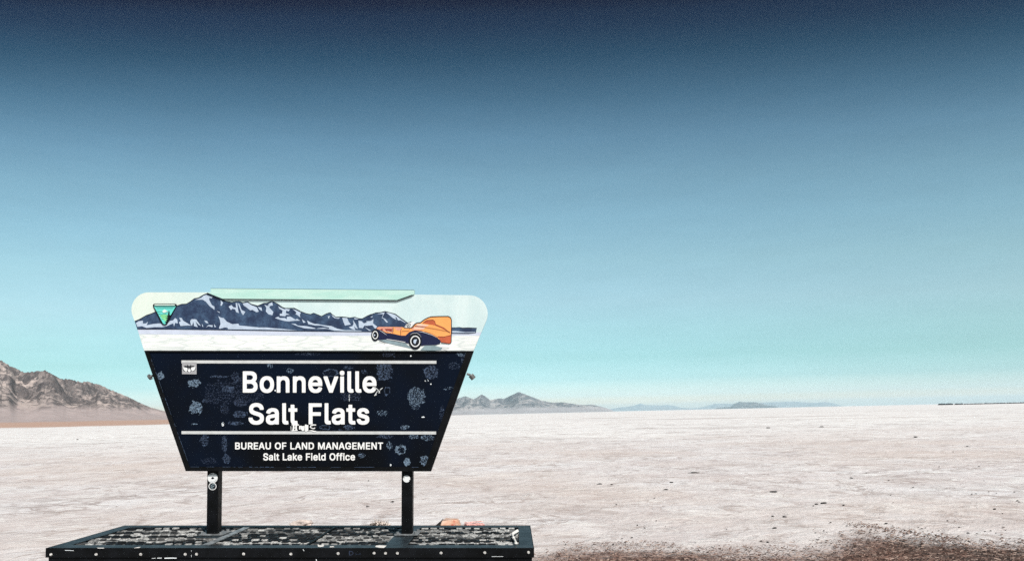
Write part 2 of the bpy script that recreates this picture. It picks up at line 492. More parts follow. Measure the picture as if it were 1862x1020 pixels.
o = mountain('mountain', left_crest, steps(520, 800, 10) + steps(815, 1350, 80) + steps(1390, 1900, 14), 1300, 1900,
             rock('brown_rock', (0.072, 0.062, 0.064), (0.26, 0.218, 0.21), (0.46, 0.39, 0.365), 0.018, 20.0, (0.35, 0.295, 0.29), (0.47, 0.32, 0.255), 3.2), 340, 1.7, 0.80, 0.0085, 0.12)
tag(o, 'large brown rocky mountain rising at the left edge of the flats', 'mountain', kind='structure')
mid_crest = [(600, 752), (660, 741), (720, 733), (760, 736), (800, 722), (820, 727), (834, 724), (846, 720), (862, 725.5), (876, 716.5), (882, 720), (892, 727), (909, 723.6), (916, 725), (943, 712), (955, 716.5),
             (967, 721), (985, 728), (1004, 731.5), (1023, 731), (1053, 735.4), (1066, 736), (1076, 735), (1096, 739.6), (1109, 743.6), (1116, 746.6)]
o = mountain('mountain', mid_crest, steps(3700, 4000, 5) + steps(4030, 5050, 50) + steps(5150, 5700, 8), 5000, 5700,
             rock('grey_rock', (0.06, 0.062, 0.075), (0.24, 0.235, 0.245), (0.44, 0.41, 0.405), 0.0045, 34.0, (0.35, 0.335, 0.35)), 300, 5.1, 0.75, 0.0028, 0.16)
tag(o, 'jagged grey blue mountain beyond the flats, just right of the sign', 'mountain', kind='structure')
far_crest = [(1096, 748), (1109, 743.5), (1130, 740), (1150, 738), (1160, 735), (1165, 733), (1172, 736), (1200, 737), (1215, 736), (1228, 738), (1240, 741.5), (1260, 742), (1272, 741), (1285, 738), (1300, 733.5),
             (1330, 734), (1360, 733), (1400, 731), (1440, 729.6), (1480, 732), (1500, 730.5), (1513, 732), (1528, 736.5), (1534, 738.5)]
o = mountain('mountain', far_crest, steps(15300, 15800, 4) + steps(15860, 17100, 16) + steps(17200, 18000, 5), 17000, 18000,
             rock('pale_rock', (0.10, 0.10, 0.11), (0.2, 0.19, 0.19), (0.30, 0.27, 0.26), 0.002, 40.0), 200, 8.4, 0.3, 0.001, 0.1)
tag(o, 'long pale blue mountain ridge far off on the horizon', 'mountain', kind='structure')
isl = [(1300, 744), (1304, 741.5), (1318, 740), (1329, 739.4), (1334, 734), (1340, 732), (1345, 729.8), (1352, 731), (1374, 730.8), (1384, 733.5), (1396, 736.8), (1410, 738), (1416, 740.7)]
o = mountain('mesa', isl, steps(8600, 8760, 4) + steps(8780, 9200, 18) + steps(9230, 9400, 4), 9120, 9400,
             rock('mesa_rock', (0.05, 0.05, 0.055), (0.09, 0.09, 0.095), (0.17, 0.16, 0.16), 0.006, 8.0), 120, 2.2, 0.3, 0.003, 0.05)
tag(o, 'small dark flat topped mesa on the horizon in front of the pale ridge', 'mesa', kind='structure')
# thin broken dark bank on the right of the horizon
mb = MB()
rb = random.Random(5)
for x0, x1, hpx in [(1705.5, 1733.5, 2.3), (1735.5, 1751.5, 2.2), (1752, 1788.6, 1.4), (1788.9, 1829.4, 1.6), (1829.6, 1920, 1.6)]:
    n = max(3, int((x1 - x0) / 2.2))
    Rr = 1100.0
    top, bot = [], []
    for i in range(n + 1):
        px = x0 + (x1 - x0) * i / n
        a, _ = sky_dir(px, 735)
        h = hpx / FPX * Rr * rb.uniform(0.78, 1.1)
        if i in (0, n): h *= 0.7
        top.append((Rr * math.sin(a), Rr * math.cos(a), h))
        bot.append((Rr * math.sin(a), Rr * math.cos(a), -0.3))
    back = [(x * 1.006, y * 1.006, z * 0.8) for x, y, z in top]
    bb = [(x * 1.008, y * 1.008, -0.3) for x, y, z in bot]
    m = n + 1
    mb.add(bot + top + back + bb, [f for i in range(n) for f in ((i, i + 1, m + i + 1, m + i), (m + i, m + i + 1, 2 * m + i + 1, 2 * m + i), (2 * m + i, 2 * m + i + 1, 3 * m + i + 1, 3 * m + i))] + [(0, m, 2 * m, 3 * m), (n, 2 * m - 1, 3 * m - 1, 4 * m - 1)])
o = mb.build('shore_bank', paint('bank_earth', (0.014, 0.014, 0.016), 0.3, 0.05, 0.9))
tag(o, 'thin broken dark bank on the horizon at the far right', 'bank', kind='structure')

# ---------------------------------------------------------------- air
mb = MB()
mb.box((-20500, -20500, -1.6), (20500, 20500, 168))
hm = bpy.data.materials.new('haze')
hm.use_nodes = True
hm.node_tree.nodes.clear()
pv = nd(hm.node_tree, 'ShaderNodeVolumePrincipled')
pv.inputs['Color'].default_value = (0.64, 0.87, 1.0, 1)
pv.inputs['Density'].default_value = 0.00007
ho = nd(hm.node_tree, 'ShaderNodeOutputMaterial')
hm.node_tree.links.new(pv.outputs[0], ho.inputs['Volume'])
hm.cycles.homogeneous_volume = True
hz = mb.build('haze', hm)
tag(hz, 'thin pale haze in the air over the flats', 'haze', kind='stuff')

GLYPH = {"A":[480,[[[3,-18],[100,-18],[148,115],[154,123],[328,121],[376,-12],[381,-18],[472,-19],[478,-18],[481,-12],[480,18],[292,526],[196,528],[183,522],[-2,14],[-3,-12]],[[190,218],[186,222],[238,380],[293,222],[286,218]]]],"B":[456,[[[47,-18],[270,-19],[312,-15],[348,-5],[381,12],[408,38],[422,60],[434,96],[437,126],[432,186],[414,228],[396,249],[376,264],[373,270],[397,294],[412,324],[417,354],[414,414],[405,444],[392,468],[368,492],[348,506],[312,520],[252,528],[54,528],[42,523],[41,-6],[42,-13]],[[144,78],[144,210],[240,212],[270,208],[306,191],[318,179],[331,156],[336,138],[330,117],[313,96],[294,85],[240,76]],[[144,306],[144,432],[258,430],[288,419],[309,396],[316,372],[314,360],[300,333],[281,318],[258,308],[234,304]]]],"D":[502,[[[47,-18],[228,-19],[276,-16],[306,-10],[348,4],[384,25],[417,54],[440,84],[461,126],[474,174],[481,258],[473,342],[458,390],[432,438],[402,471],[372,493],[324,514],[258,527],[54,528],[42,523],[41,-6],[42,-13]],[[144,78],[144,432],[228,432],[282,421],[312,406],[342,378],[361,348],[371,318],[379,276],[380,240],[375,210],[363,168],[354,149],[336,125],[312,104],[288,90],[258,81],[228,77]]]],"E":[419,[[[47,-18],[384,-19],[390,-18],[393,-12],[394,66],[390,74],[144,78],[144,210],[366,210],[373,216],[374,234],[374,294],[372,302],[366,305],[144,306],[144,432],[384,434],[390,438],[391,444],[391,504],[390,522],[384,528],[54,528],[42,523],[41,-6],[42,-13]]]],"F":[410,[[[47,-18],[132,-19],[139,-18],[144,-12],[144,198],[150,202],[354,202],[362,204],[365,210],[365,288],[360,296],[150,297],[144,300],[144,432],[384,435],[388,444],[388,504],[387,522],[384,526],[54,528],[42,523],[41,-6],[42,-13]]]],"G":[520,[[[240,-25],[322,-22],[370,-9],[408,11],[448,46],[466,72],[485,113],[494,149],[497,263],[496,270],[484,275],[268,273],[265,269],[264,251],[264,191],[268,182],[391,179],[384,149],[364,117],[330,89],[304,78],[262,73],[226,81],[208,89],[189,101],[166,123],[142,161],[130,195],[123,245],[124,281],[131,317],[142,347],[160,379],[184,405],[208,421],[250,435],[268,437],[292,433],[328,419],[352,400],[366,383],[394,331],[484,330],[492,335],[493,359],[482,401],[467,431],[446,461],[424,482],[388,507],[352,523],[316,531],[262,535],[208,530],[172,520],[130,499],[88,463],[60,425],[40,381],[25,317],[21,245],[28,169],[43,119],[64,78],[100,34],[136,6],[190,-17]]]],"L":[393,[[[47,-18],[366,-19],[374,-18],[380,-12],[380,66],[378,73],[372,76],[144,78],[144,516],[143,522],[138,527],[54,528],[48,528],[42,522],[41,-6],[42,-13]]]],"M":[628,[[[47,-18],[132,-19],[141,-12],[141,288],[144,298],[267,-12],[273,-18],[282,-19],[354,-19],[360,-13],[480,293],[485,276],[485,-12],[491,-18],[498,-19],[582,-18],[587,-6],[587,510],[586,522],[582,527],[468,528],[458,522],[318,154],[312,152],[168,526],[156,528],[54,528],[42,523],[41,-6],[42,-13]]]],"N":[523,[[[47,-18],[132,-19],[139,-18],[144,-12],[144,343],[186,272],[372,-18],[468,-19],[480,-15],[480,524],[468,528],[390,528],[381,522],[378,170],[155,522],[150,527],[138,528],[54,528],[42,523],[41,-6],[42,-13]]]],"O":[533,[[[239,-25],[298,-25],[340,-18],[382,-2],[418,21],[455,59],[482,101],[498,143],[509,191],[512,251],[509,317],[496,371],[472,425],[440,467],[400,501],[346,525],[298,534],[238,534],[190,526],[136,502],[106,479],[74,443],[52,407],[35,365],[23,293],[22,221],[30,167],[41,125],[64,79],[88,47],[136,7],[190,-17]],[[238,77],[214,86],[184,104],[160,131],[145,155],[127,209],[123,245],[124,275],[131,317],[142,347],[174,395],[214,423],[244,433],[274,436],[310,428],[334,415],[365,389],[383,365],[397,335],[407,299],[411,269],[410,233],[402,191],[386,149],[369,125],[346,102],[315,83],[286,74],[262,73]]]],"R":[449,[[[47,-18],[132,-19],[139,-18],[144,-12],[144,174],[150,179],[228,179],[234,174],[330,-5],[340,-18],[444,-17],[447,0],[444,18],[346,198],[382,222],[402,246],[420,285],[428,330],[424,402],[413,438],[399,462],[385,480],[348,506],[306,522],[264,527],[54,528],[42,523],[41,-6],[42,-13]],[[144,276],[144,432],[252,431],[282,423],[309,402],[321,378],[326,348],[315,312],[294,291],[270,279],[246,275]]]],"S":[447,[[[199,-27],[236,-28],[290,-23],[320,-14],[356,2],[386,26],[397,39],[418,75],[426,111],[426,165],[418,201],[398,233],[375,255],[326,282],[181,327],[152,345],[138,363],[135,375],[137,387],[158,416],[182,430],[224,439],[266,431],[296,413],[314,388],[319,363],[326,359],[410,359],[418,363],[420,387],[416,417],[408,441],[386,475],[364,495],[332,515],[302,526],[272,532],[230,535],[188,533],[152,526],[122,515],[89,495],[64,471],[45,441],[35,411],[33,363],[38,327],[50,297],[69,273],[98,251],[128,236],[284,186],[307,171],[322,153],[326,135],[318,117],[305,99],[272,78],[224,68],[188,74],[158,88],[135,111],[128,123],[122,150],[116,156],[32,156],[21,153],[19,129],[26,87],[39,57],[62,26],[86,6],[116,-10],[146,-20]]]],"T":[449,[[[180,-18],[266,-19],[272,-18],[275,-12],[277,432],[422,433],[434,436],[436,516],[434,524],[428,528],[26,528],[20,528],[14,522],[13,444],[14,438],[20,434],[170,433],[174,426],[174,-6],[176,-15]]]],"U":[517,[[[222,-26],[306,-25],[366,-8],[396,8],[420,27],[446,58],[459,82],[470,112],[476,166],[476,514],[473,526],[384,528],[377,526],[374,520],[374,190],[371,160],[360,130],[337,100],[306,81],[264,71],[222,77],[192,92],[169,112],[147,154],[143,190],[143,520],[140,526],[132,528],[54,528],[45,526],[42,522],[41,166],[44,130],[53,94],[75,52],[110,16],[156,-10]]]],"a":[389,[[[140,-27],[204,-24],[234,-15],[258,-3],[260,-15],[264,-18],[342,-19],[355,-15],[356,255],[351,303],[342,331],[318,365],[288,385],[270,393],[222,402],[180,403],[144,399],[108,389],[88,381],[54,355],[33,327],[22,303],[22,279],[28,273],[90,255],[114,256],[126,275],[150,297],[174,308],[192,312],[210,310],[228,303],[243,291],[253,273],[256,261],[246,250],[120,231],[72,216],[41,195],[20,165],[14,141],[11,99],[14,69],[24,39],[36,21],[62,-3],[102,-21]],[[150,68],[126,80],[116,93],[112,105],[120,123],[136,135],[156,143],[253,159],[257,147],[252,123],[244,105],[228,87],[196,69],[174,65]]]],"c":[396,[[[175,-26],[226,-27],[256,-23],[304,-7],[328,8],[349,28],[366,52],[381,88],[382,112],[376,120],[316,136],[292,136],[286,131],[272,100],[256,84],[232,71],[202,67],[178,73],[155,88],[136,111],[127,130],[118,160],[116,190],[118,214],[126,244],[148,281],[178,303],[208,310],[238,303],[263,286],[280,262],[286,247],[292,243],[316,244],[379,262],[380,292],[370,317],[346,352],[322,372],[298,386],[244,402],[184,403],[160,400],[130,392],[91,370],[64,345],[40,309],[30,286],[19,238],[15,184],[19,136],[30,88],[52,46],[73,22],[100,0],[130,-15]]]],"d":[424,[[[164,-26],[214,-27],[238,-24],[262,-17],[292,3],[295,-14],[304,-19],[382,-19],[390,-14],[391,514],[388,526],[296,526],[292,514],[292,376],[262,393],[226,402],[172,403],[124,392],[94,376],[64,350],[44,322],[30,292],[17,238],[15,184],[20,124],[32,82],[54,40],[70,20],[94,0],[124,-15]],[[184,70],[154,88],[132,118],[117,166],[118,214],[127,250],[151,286],[178,305],[196,309],[214,309],[232,304],[256,288],[278,256],[291,214],[290,160],[276,118],[255,88],[238,75],[220,69],[202,66]]]],"e":[404,[[[179,-26],[250,-25],[274,-21],[304,-11],[328,3],[352,23],[373,52],[384,82],[383,106],[376,110],[316,124],[298,124],[287,118],[274,94],[256,79],[226,67],[202,67],[184,71],[160,83],[141,100],[126,124],[120,142],[120,148],[124,150],[376,150],[389,154],[390,214],[387,250],[376,293],[363,322],[341,352],[316,374],[280,392],[250,400],[220,403],[160,401],[124,389],[99,376],[76,358],[51,328],[32,292],[18,238],[15,184],[19,136],[30,88],[46,55],[70,25],[100,0],[136,-17]],[[124,242],[124,248],[134,268],[154,291],[178,305],[202,311],[226,307],[250,295],[268,275],[283,244],[274,240]]]],"f":[254,[[[67,-18],[150,-19],[156,-18],[160,-12],[161,306],[240,309],[246,312],[247,324],[247,390],[243,396],[168,398],[161,402],[161,420],[167,438],[180,451],[198,454],[216,449],[234,449],[241,450],[246,456],[262,510],[261,534],[252,541],[222,548],[168,549],[138,543],[114,533],[85,510],[68,480],[63,456],[60,399],[-6,398],[-12,392],[-12,312],[0,308],[62,306],[62,-6]]]],"i":[167,[[[40,-18],[125,-19],[133,-12],[133,384],[131,395],[125,398],[41,398],[34,390],[34,-6],[35,-13]],[[59,426],[107,425],[123,432],[137,446],[145,468],[145,498],[137,521],[125,534],[95,543],[65,541],[41,532],[28,516],[22,492],[25,456],[41,435]]]],"k":[381,[[[40,-18],[119,-19],[131,-15],[134,126],[149,141],[155,139],[280,-18],[383,-19],[391,-12],[391,12],[387,18],[233,216],[377,364],[377,395],[365,398],[269,397],[137,262],[133,270],[133,516],[131,524],[125,528],[47,528],[41,528],[35,522],[34,-6],[35,-13]]]],"l":[189,[[[110,-20],[161,-21],[197,-14],[200,-8],[199,16],[187,70],[179,73],[143,73],[137,79],[133,94],[133,520],[125,528],[41,528],[35,522],[34,514],[35,58],[42,28],[57,4],[85,-14]]]],"n":[410,[[[40,-18],[119,-19],[131,-15],[133,228],[137,252],[145,270],[161,289],[185,304],[209,309],[233,304],[250,294],[265,276],[274,252],[277,228],[278,-12],[281,-18],[287,-19],[329,-19],[371,-18],[375,-12],[376,264],[372,294],[364,324],[353,345],[337,366],[317,382],[285,396],[245,403],[185,400],[131,378],[131,390],[125,397],[47,398],[38,396],[35,392],[34,-6],[35,-13]]]],"o":[415,[[[175,-26],[232,-27],[250,-24],[286,-15],[316,0],[348,28],[370,57],[385,88],[397,136],[400,184],[397,238],[385,286],[370,319],[340,357],[316,376],[286,392],[250,401],[184,403],[160,400],[130,392],[100,376],[76,357],[52,329],[32,292],[22,256],[16,214],[16,160],[25,106],[38,70],[64,31],[100,0],[130,-15]],[[190,69],[160,84],[136,112],[127,130],[118,160],[117,208],[126,244],[148,281],[160,292],[184,306],[196,309],[220,309],[244,300],[255,292],[268,280],[284,256],[296,220],[299,172],[286,124],[266,94],[250,80],[232,71],[208,66]]]],"s":[365,[[[149,-26],[222,-26],[276,-11],[301,4],[322,22],[341,52],[348,75],[350,118],[344,154],[331,178],[314,196],[276,218],[156,251],[138,262],[129,274],[133,286],[150,302],[167,310],[186,313],[198,312],[222,303],[238,286],[251,262],[258,258],[282,259],[341,274],[342,304],[336,322],[318,352],[288,379],[246,397],[210,403],[168,403],[114,394],[78,376],[60,361],[43,340],[32,316],[28,292],[28,250],[39,214],[57,190],[78,174],[120,156],[222,129],[239,118],[247,106],[240,89],[224,76],[198,67],[180,65],[162,68],[138,79],[123,94],[108,125],[78,125],[24,113],[18,107],[17,82],[23,58],[32,40],[51,16],[72,-2],[96,-14]]]],"t":[227,[[[145,-22],[210,-21],[228,-16],[231,-10],[231,14],[220,68],[210,73],[162,72],[147,86],[145,104],[145,302],[150,308],[216,308],[222,313],[222,392],[216,398],[150,398],[145,404],[145,476],[141,488],[54,490],[46,482],[46,404],[42,398],[-6,398],[-12,392],[-12,314],[-6,308],[42,308],[46,302],[46,86],[50,50],[59,26],[72,8],[96,-9],[114,-17]]]],"v":[389,[[[149,-18],[233,-19],[240,-18],[245,-12],[389,365],[390,390],[386,396],[290,396],[197,142],[191,146],[101,395],[89,398],[11,398],[2,396],[-1,392],[-1,365]]]]}   # letter outlines: advance, loops

# ---------------------------------------------------------------- the sign
YF = 6.650                                   # front of the lower panel
YP = 6.662                                   # front of the picture panel
SO = Vector((-1.755, 6.761, 0.462))
sign = base('roadside_sign', SO)
tag(sign, 'large trapezoid sign with race car picture above navy lettered panel, on two posts', 'sign')
black = MT('black_paint', 0.55, 0.05)
_n = black.noise(9, 6, 0.7)
_v = black.noise(55, 5, 0.75)
_c = black.mix(black.step(_n, 0.35, 0.7), (0.0035, 0.0038, 0.0042), (0.0065, 0.0072, 0.009))
black.color(black.mix(black.step(_v, 0.70, 0.80, 0.0, 0.55), _c, (0.13, 0.135, 0.15)))
black.roughness(black.step(_n, 0.3, 0.7, 0.35, 0.6))
BLACK = black.m
navy = MT('navy_paint', 0.6, 0.03)
_n = navy.noise(1.1, 4, 0.55)
_f = navy.noise(26, 7, 0.75)
_c = navy.mix(navy.step(_n, 0.34, 0.62), (0.0034, 0.0040, 0.0053), (0.0028, 0.0056, 0.0135))
_s = navy.math('MULTIPLY', navy.step(_f, 0.63, 0.74), navy.step(navy.noise(3.2, 3, 0.5), 0.47, 0.62))
navy.color(navy.mix(navy.math('MULTIPLY', _s, 0.5), _c, (0.06, 0.10, 0.19)))
navy.roughness(navy.step(_n, 0.3, 0.7, 0.45, 0.62))
NAVY = navy.m
def pic(name, c, var=0.05, sc_=14): return paint(name, tuple(v * 0.76 for v in lin(c)), var, sc_, 0.5, 0.2)
P_SKY = MT('picture_sky', 0.45, 0.3)
_x = P_SKY.xyz()[0]
P_SKY.color(P_SKY.mix(P_SKY.step(P_SKY.noise(7, 6, 0.7, P_SKY.scaled((1, 1, 0.4))), 0.35, 0.7), P_SKY.mix(P_SKY.step(_x, -3.3, -1.9), (0.56, 0.63, 0.575), (0.47, 0.585, 0.60)), P_SKY.mix(P_SKY.step(_x, -3.3, -1.9), (0.60, 0.665, 0.605), (0.555, 0.65, 0.66))))
P_SALT = MT('picture_salt', 0.45, 0.3)
_w = nd(P_SALT.t, 'ShaderNodeTexVoronoi', feature='DISTANCE_TO_EDGE')
_w.inputs['Scale'].default_value = 1.0
P_SALT.L(P_SALT.scaled((4.6, 1.0, 40.0)), _w.inputs['Vector'])
_l = P_SALT.step(_w.outputs['Distance'], 0.02, 0.11, 1.0, 0.0)
P_SALT.color(P_SALT.mix(P_SALT.math('MULTIPLY', _l, 0.6), P_SALT.mix(P_SALT.step(P_SALT.noise(3, 4), 0.35, 0.65), (0.66, 0.685, 0.68), (0.73, 0.74, 0.74)), (0.44, 0.49, 0.485)))
P_BAND = pic('picture_lake_band', (205, 213, 232))
P_MTN = MT('picture_navy', 0.45, 0.3)
P_MTN.color(P_MTN.mix(P_MTN.step(P_MTN.noise(11, 6, 0.7), 0.38, 0.7), lin((32, 45, 72)), lin((62, 84, 112))))
P_MTN = P_MTN.m
P_SNOW = pic('picture_snow', (190, 205, 225), 0.08, 30)
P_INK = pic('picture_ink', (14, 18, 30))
P_ORANGE = pic('car_orange', (255, 172, 100))
P_PINK = pic('car_pink', (226, 158, 138), 0.1, 40)
P_RUST = pic('car_rust', (196, 98, 66), 0.1)
P_RED = pic('car_red', (150, 66, 58), 0.2, 60)
P_HI = pic('car_highlight', (246, 205, 182))
P_CARNAVY = pic('car_navy', (24, 30, 66))
P_WHITE = pic('white_vinyl', (236, 238, 240), 0.03)
P_SHADE = pic('picture_shadow_grey', (140, 160, 168), 0.12, 30)
P_MINT = MT('mint_paint', 0.4, 0.35)
P_MINT.color(P_MINT.mix(P_MINT.step(P_MINT.noise(6, 6, 0.7, P_MINT.scaled((0.5, 1, 3))), 0.35, 0.7), tuple(v * .72 for v in lin((184, 228, 218))), tuple(v * .72 for v in lin((206, 238, 230)))))
TEAL = pic('emblem_teal', (110, 222, 212)); GREEN = pic('emblem_green', (140, 226, 160)); EMW = pic('emblem_white', (225, 245, 235))

def arc(cx, cy, r, a0, a1, n): return [(cx + r * math.cos(R(a0 + (a1 - a0) * i / n)), cy - r * math.sin(R(a0 + (a1 - a0) * i / n))) for i in range(n + 1)]
board = [(262, 637.5)] + [(246.5, 588)] + arc(270.5, 563, 31.5, 200, 90, 12) + [(383, 531.5), (560, 533), (753, 535.5)] + arc(853, 570.5, 33.8, 90, -18, 12) + [(861, 638)]
panel = plate('picture_panel', board, YP, P_SKY.m, sign, SO, 0.020)
# picture layers
def left_x(py): return 262 - (637.5 - py) * (262 - 246.5) / (637.5 - 588)
def right_x(py): return 861 + (638 - py) * (885.1 - 861) / (638 - 581)
plates('salt_picture', [[(left_x(605.5) + .3, 605.5), (560, 608), (676, 609), (right_x(606) - .3, 606), (861, 637.6), (262, 637.2)]], YP - 0.0008, P_SALT.m, panel, SO)
plates('lake_picture', [[(left_x(598) + .3, 598), (540, 601.5), (680, 603), (right_x(603) - .3, 604), (right_x(610) - .3, 610), (560, 610.5), (left_x(607.5) + .3, 607.5)]], YP - 0.0014, P_BAND, panel, SO)
ridge = Z1([(50, 552), (130, 520), (200, 480), (270, 440), (350, 415), (420, 385), (500, 340), (700, 300), (830, 270), (920, 235), (1010, 232), (1080, 190), (1160, 130), (1230, 120), (1330, 60), (1385, 40), (1480, 65), (1560, 95)]) + \
        Z2([(0, 122), (60, 160), (130, 190), (220, 205), (300, 188), (350, 185), (420, 210), (510, 190), (580, 235), (700, 268), (810, 218), (870, 215), (965, 180), (1060, 225), (1150, 290), (1210, 312), (1380, 310), (1420, 330)]) + \
        Z3([(60, 368), (170, 410), (250, 425), (310, 400), (380, 430), (455, 460), (540, 415), (615, 390), (650, 425), (720, 475), (830, 470), (910, 478), (980, 490), (1070, 475), (1140, 500), (1210, 505), (1300, 455), (1380, 420)]) + \
        Z4([(150, 225), (240, 190), (330, 185), (410, 165), (500, 190), (600, 215), (700, 290), (800, 360), (870, 410)])
basel = [(745, 600), (690, 603.3), (676, 603.2), (540, 602), (400, 599.8), (320, 598.6), (249.5, 598.4)]
mtn_p = plates('mountain_picture', [ridge + basel, Z4([(1640, 468), (1720, 470), (1780, 462), (1850, 474), (1950, 470), (2110, 476), (2095, 560), (1960, 575), (1640, 572)])], YP - 0.0020, P_MTN, panel, SO)
snow = [Z1(p) for p in [
    [(75,585),(120,550),(200,540),(205,595),(260,590),(300,555),(270,625),(400,600),(520,590),(600,620),(660,600),(690,545),(760,535),(800,490),(840,520),(850,590),(800,580),(780,650),(765,590),(710,610),(650,640),(560,660),(420,660),(270,675),(180,640),(100,655)],
    [(875,485),(920,490),(950,540),(1100,630),(1000,630),(900,640),(870,570),(905,550)],
    [(1080,540),(1110,510),(1190,515),(1280,640),(1240,620),(1180,560),(1220,660),(1150,640),(1140,560),(1110,640),(1085,590)],
    [(1340,535),(1390,545),(1420,590),(1370,580)], [(1370,665),(1420,620),(1500,625),(1490,660),(1420,640)], [(1520,600),(1560,655),(1530,660)], [(1295,590),(1325,650),(1305,650)],
    [(1330,75),(1385,62),(1500,100),(1470,130),(1440,110),(1430,150),(1480,250),(1530,280),(1530,340),(1440,270),(1370,190),(1310,150),(1170,155),(1280,118)],
    [(1640,150),(1690,210),(1660,265),(1640,260),(1650,210)], [(1570,360),(1620,375),(1630,400)]]]
snow += [Z2(p) for p in [
    [(-32,455),(10,480),(50,490),(60,485),(130,560),(230,605),(340,595),(360,630),(480,640),(630,655),(720,665),(860,665),(1000,680),(1150,690),(1440,720),(900,708),(150,698),(140,670),(90,665),(0,690),(-20,680),(10,600),(0,530)],
    [(160,280),(210,250),(250,290),(300,300),(290,212),(320,215),(330,300),(350,400),(300,380),(280,330),(230,320),(205,345)],
    [(330,212),(360,230),(400,340),(470,375),(430,440),(400,400),(370,320)],
    [(420,220),(510,203),(580,250),(680,290),(720,370),(680,385),(600,340),(560,350),(500,300),(440,260)],
    [(700,285),(770,295),(780,360),(740,335)],
    [(820,240),(880,270),(930,270),(900,228),(970,198),(980,260),(940,260),(910,290),(990,380),(970,440),(900,420),(850,370),(860,300)],
    [(1080,270),(1130,300),(1200,330),(1230,320),(1300,330),(1270,370),(1230,350),(1220,400),(1300,430),(1230,430),(1210,460),(1110,450),(1110,410),(1150,410),(1160,350),(1100,320)],
    [(1020,490),(1080,465),(1110,490),(1200,490),(1240,515),(1240,470),(1300,460),(1400,520),(1430,505),(1490,540),(1390,540),(1280,555),(1200,545),(1100,520)],
    [(1340,325),(1400,340),(1500,390),(1480,430),(1490,480),(1440,440),(1400,420),(1420,390),(1380,350)],
    [(1520,510),(1590,570),(1545,580)],
    [(1320,595),(1400,600),(1440,630),(1600,640),(1740,670),(1770,680),(1770,690),(1700,690),(1560,680),(1460,650)]]]
snow += [Z3(p) for p in [
    [(185,535),(250,570),(330,600),(380,600),(470,620),(640,640),(740,685),(860,710),(900,715),(1040,715),(1200,725),(1195,733),(900,733),(700,725),(560,690),(350,690),(400,680),(500,670),(600,690),(590,665),(440,630),(340,630),(210,605)],
    [(570,460),(610,450),(590,505)], [(640,425),(720,485),(800,485),(770,505),(700,495),(660,465)],
    [(840,485),(930,490),(960,560),(1000,610),(890,630),(860,560)],
    [(1040,530),(1080,590),(1130,690),(1090,680),(1060,640),(1080,715),(1010,690),(960,660),(1030,640),(1050,600)],
    [(1060,490),(1140,500),(1130,512),(1070,515)],
    [(1140,540),(1200,550),(1240,590),(1300,570),(1280,550),(1370,545),(1420,510),(1410,590),(1490,650),(1450,690),(1400,625),(1300,635),(1250,630),(1220,680),(1150,670)],
    [(1250,655),(1380,725),(1340,725)], [(1360,480),(1400,450),(1400,475)],
    [(1630,385),(1580,480),(1640,510),(1690,570),(1660,575),(1600,500),(1570,490),(1600,420),(1480,415),(1560,400)]]]
snow += [Z4(p) for p in [[(430,185),(500,195),(600,230),(690,300),(800,375),(780,375),(700,330),(650,330),(620,270),(600,280),(620,320),(560,290)],
    [(1655,525),(1760,530),(1900,548),(2080,545),(2080,558),(1655,560)]]]
plates('snow_picture', snow, YP - 0.0026, P_SNOW, mtn_p, SO)
strokes('outline_picture', [(ridge, 1.2), (basel[1:], 1.0), (Z4([(1640, 463), (1720, 466), (1780, 458), (1850, 470), (1950, 466), (2112, 474)]), 0.8), (Z4([(1640, 574), (1960, 577), (2094, 562)]), 0.6)], YP - 0.0032, P_INK, mtn_p, SO)
# race car of the picture
car = plates('car_picture', [Z4([(245,480),(290,450),(550,452),(720,455),(770,468),(860,478),(900,460),(960,398),(1060,378),(1150,310),(1260,265),(1580,258),(1622,280),(1638,330),(1635,740),(1600,762),(1450,742),(1430,690),(1200,560),(1000,540),(880,560),(800,630),(700,610),(560,580),(430,560),(330,520)])], YP - 0.0042, P_ORANGE, panel, SO)
plates('shadow_picture', [Z4([(290,690),(440,680),(800,760),(890,840),(880,850),(820,835),(420,745)]), Z4([(1065,882),(1150,795),(1340,800),(1470,835),(1455,878),(1300,888)])], YP - 0.0038, P_SHADE, car, SO)
plates('nose_picture', [Z4([(250,480),(292,452),(550,455),(553,548),(430,540),(330,500)]), Z4([(570,460),(720,458),(690,520),(640,520)]), Z4([(890,500),(960,440),(1060,400),(1220,425),(1140,460),(1120,500),(1000,512)])], YP - 0.0048, P_PINK, car, SO)
plates('grille_picture', [Z4([(400,488),(540,486),(535,548),(440,532)]), Z4([(330,488),(372,488),(365,517),(335,512)])], YP - 0.0054, P_RED, car, SO)
plates('fin_picture', [Z4([(1110,380),(1180,330),(1300,322),(1335,350),(1345,402),(1500,470),(1618,562),(1450,470),(1330,420)]), Z4([(1390,630),(1500,636),(1635,602),(1635,745),(1600,760),(1450,740),(1430,690)])], YP - 0.0054, P_RUST, car, SO)
plates('highlight_picture', [Z4([(960,455),(1150,470),(1130,490),(930,495)]), Z4([(980,405),(1060,392),(1230,420),(1190,436),(1010,430)])], YP - 0.0054, P_HI, car, SO)
plates('windscreen_picture', [Z4([(770,458),(800,410),(850,362),(960,352),(972,380),(915,430),(895,462),(800,468)])], YP - 0.0054, P_WHITE, car, SO)
plates('wing_picture', [Z4([(250,495),(330,506),(430,560),(560,578),(700,612),(790,612),(860,545),(960,515),(1080,522),(1250,580),(1380,650),(1445,722),(1430,762),(1350,787),(1150,792),(1080,802),(880,770),(790,745),(440,682),(320,692),(260,690)])], YP - 0.0060, P_CARNAVY, car, SO)
def ring(cx, cy, rx, ry, ix, iy): return [ell(cx, cy, rx, ry), ell(cx, cy, ix, iy)[::-1]]
zz = lambda loops: [Z4(l) for l in loops]
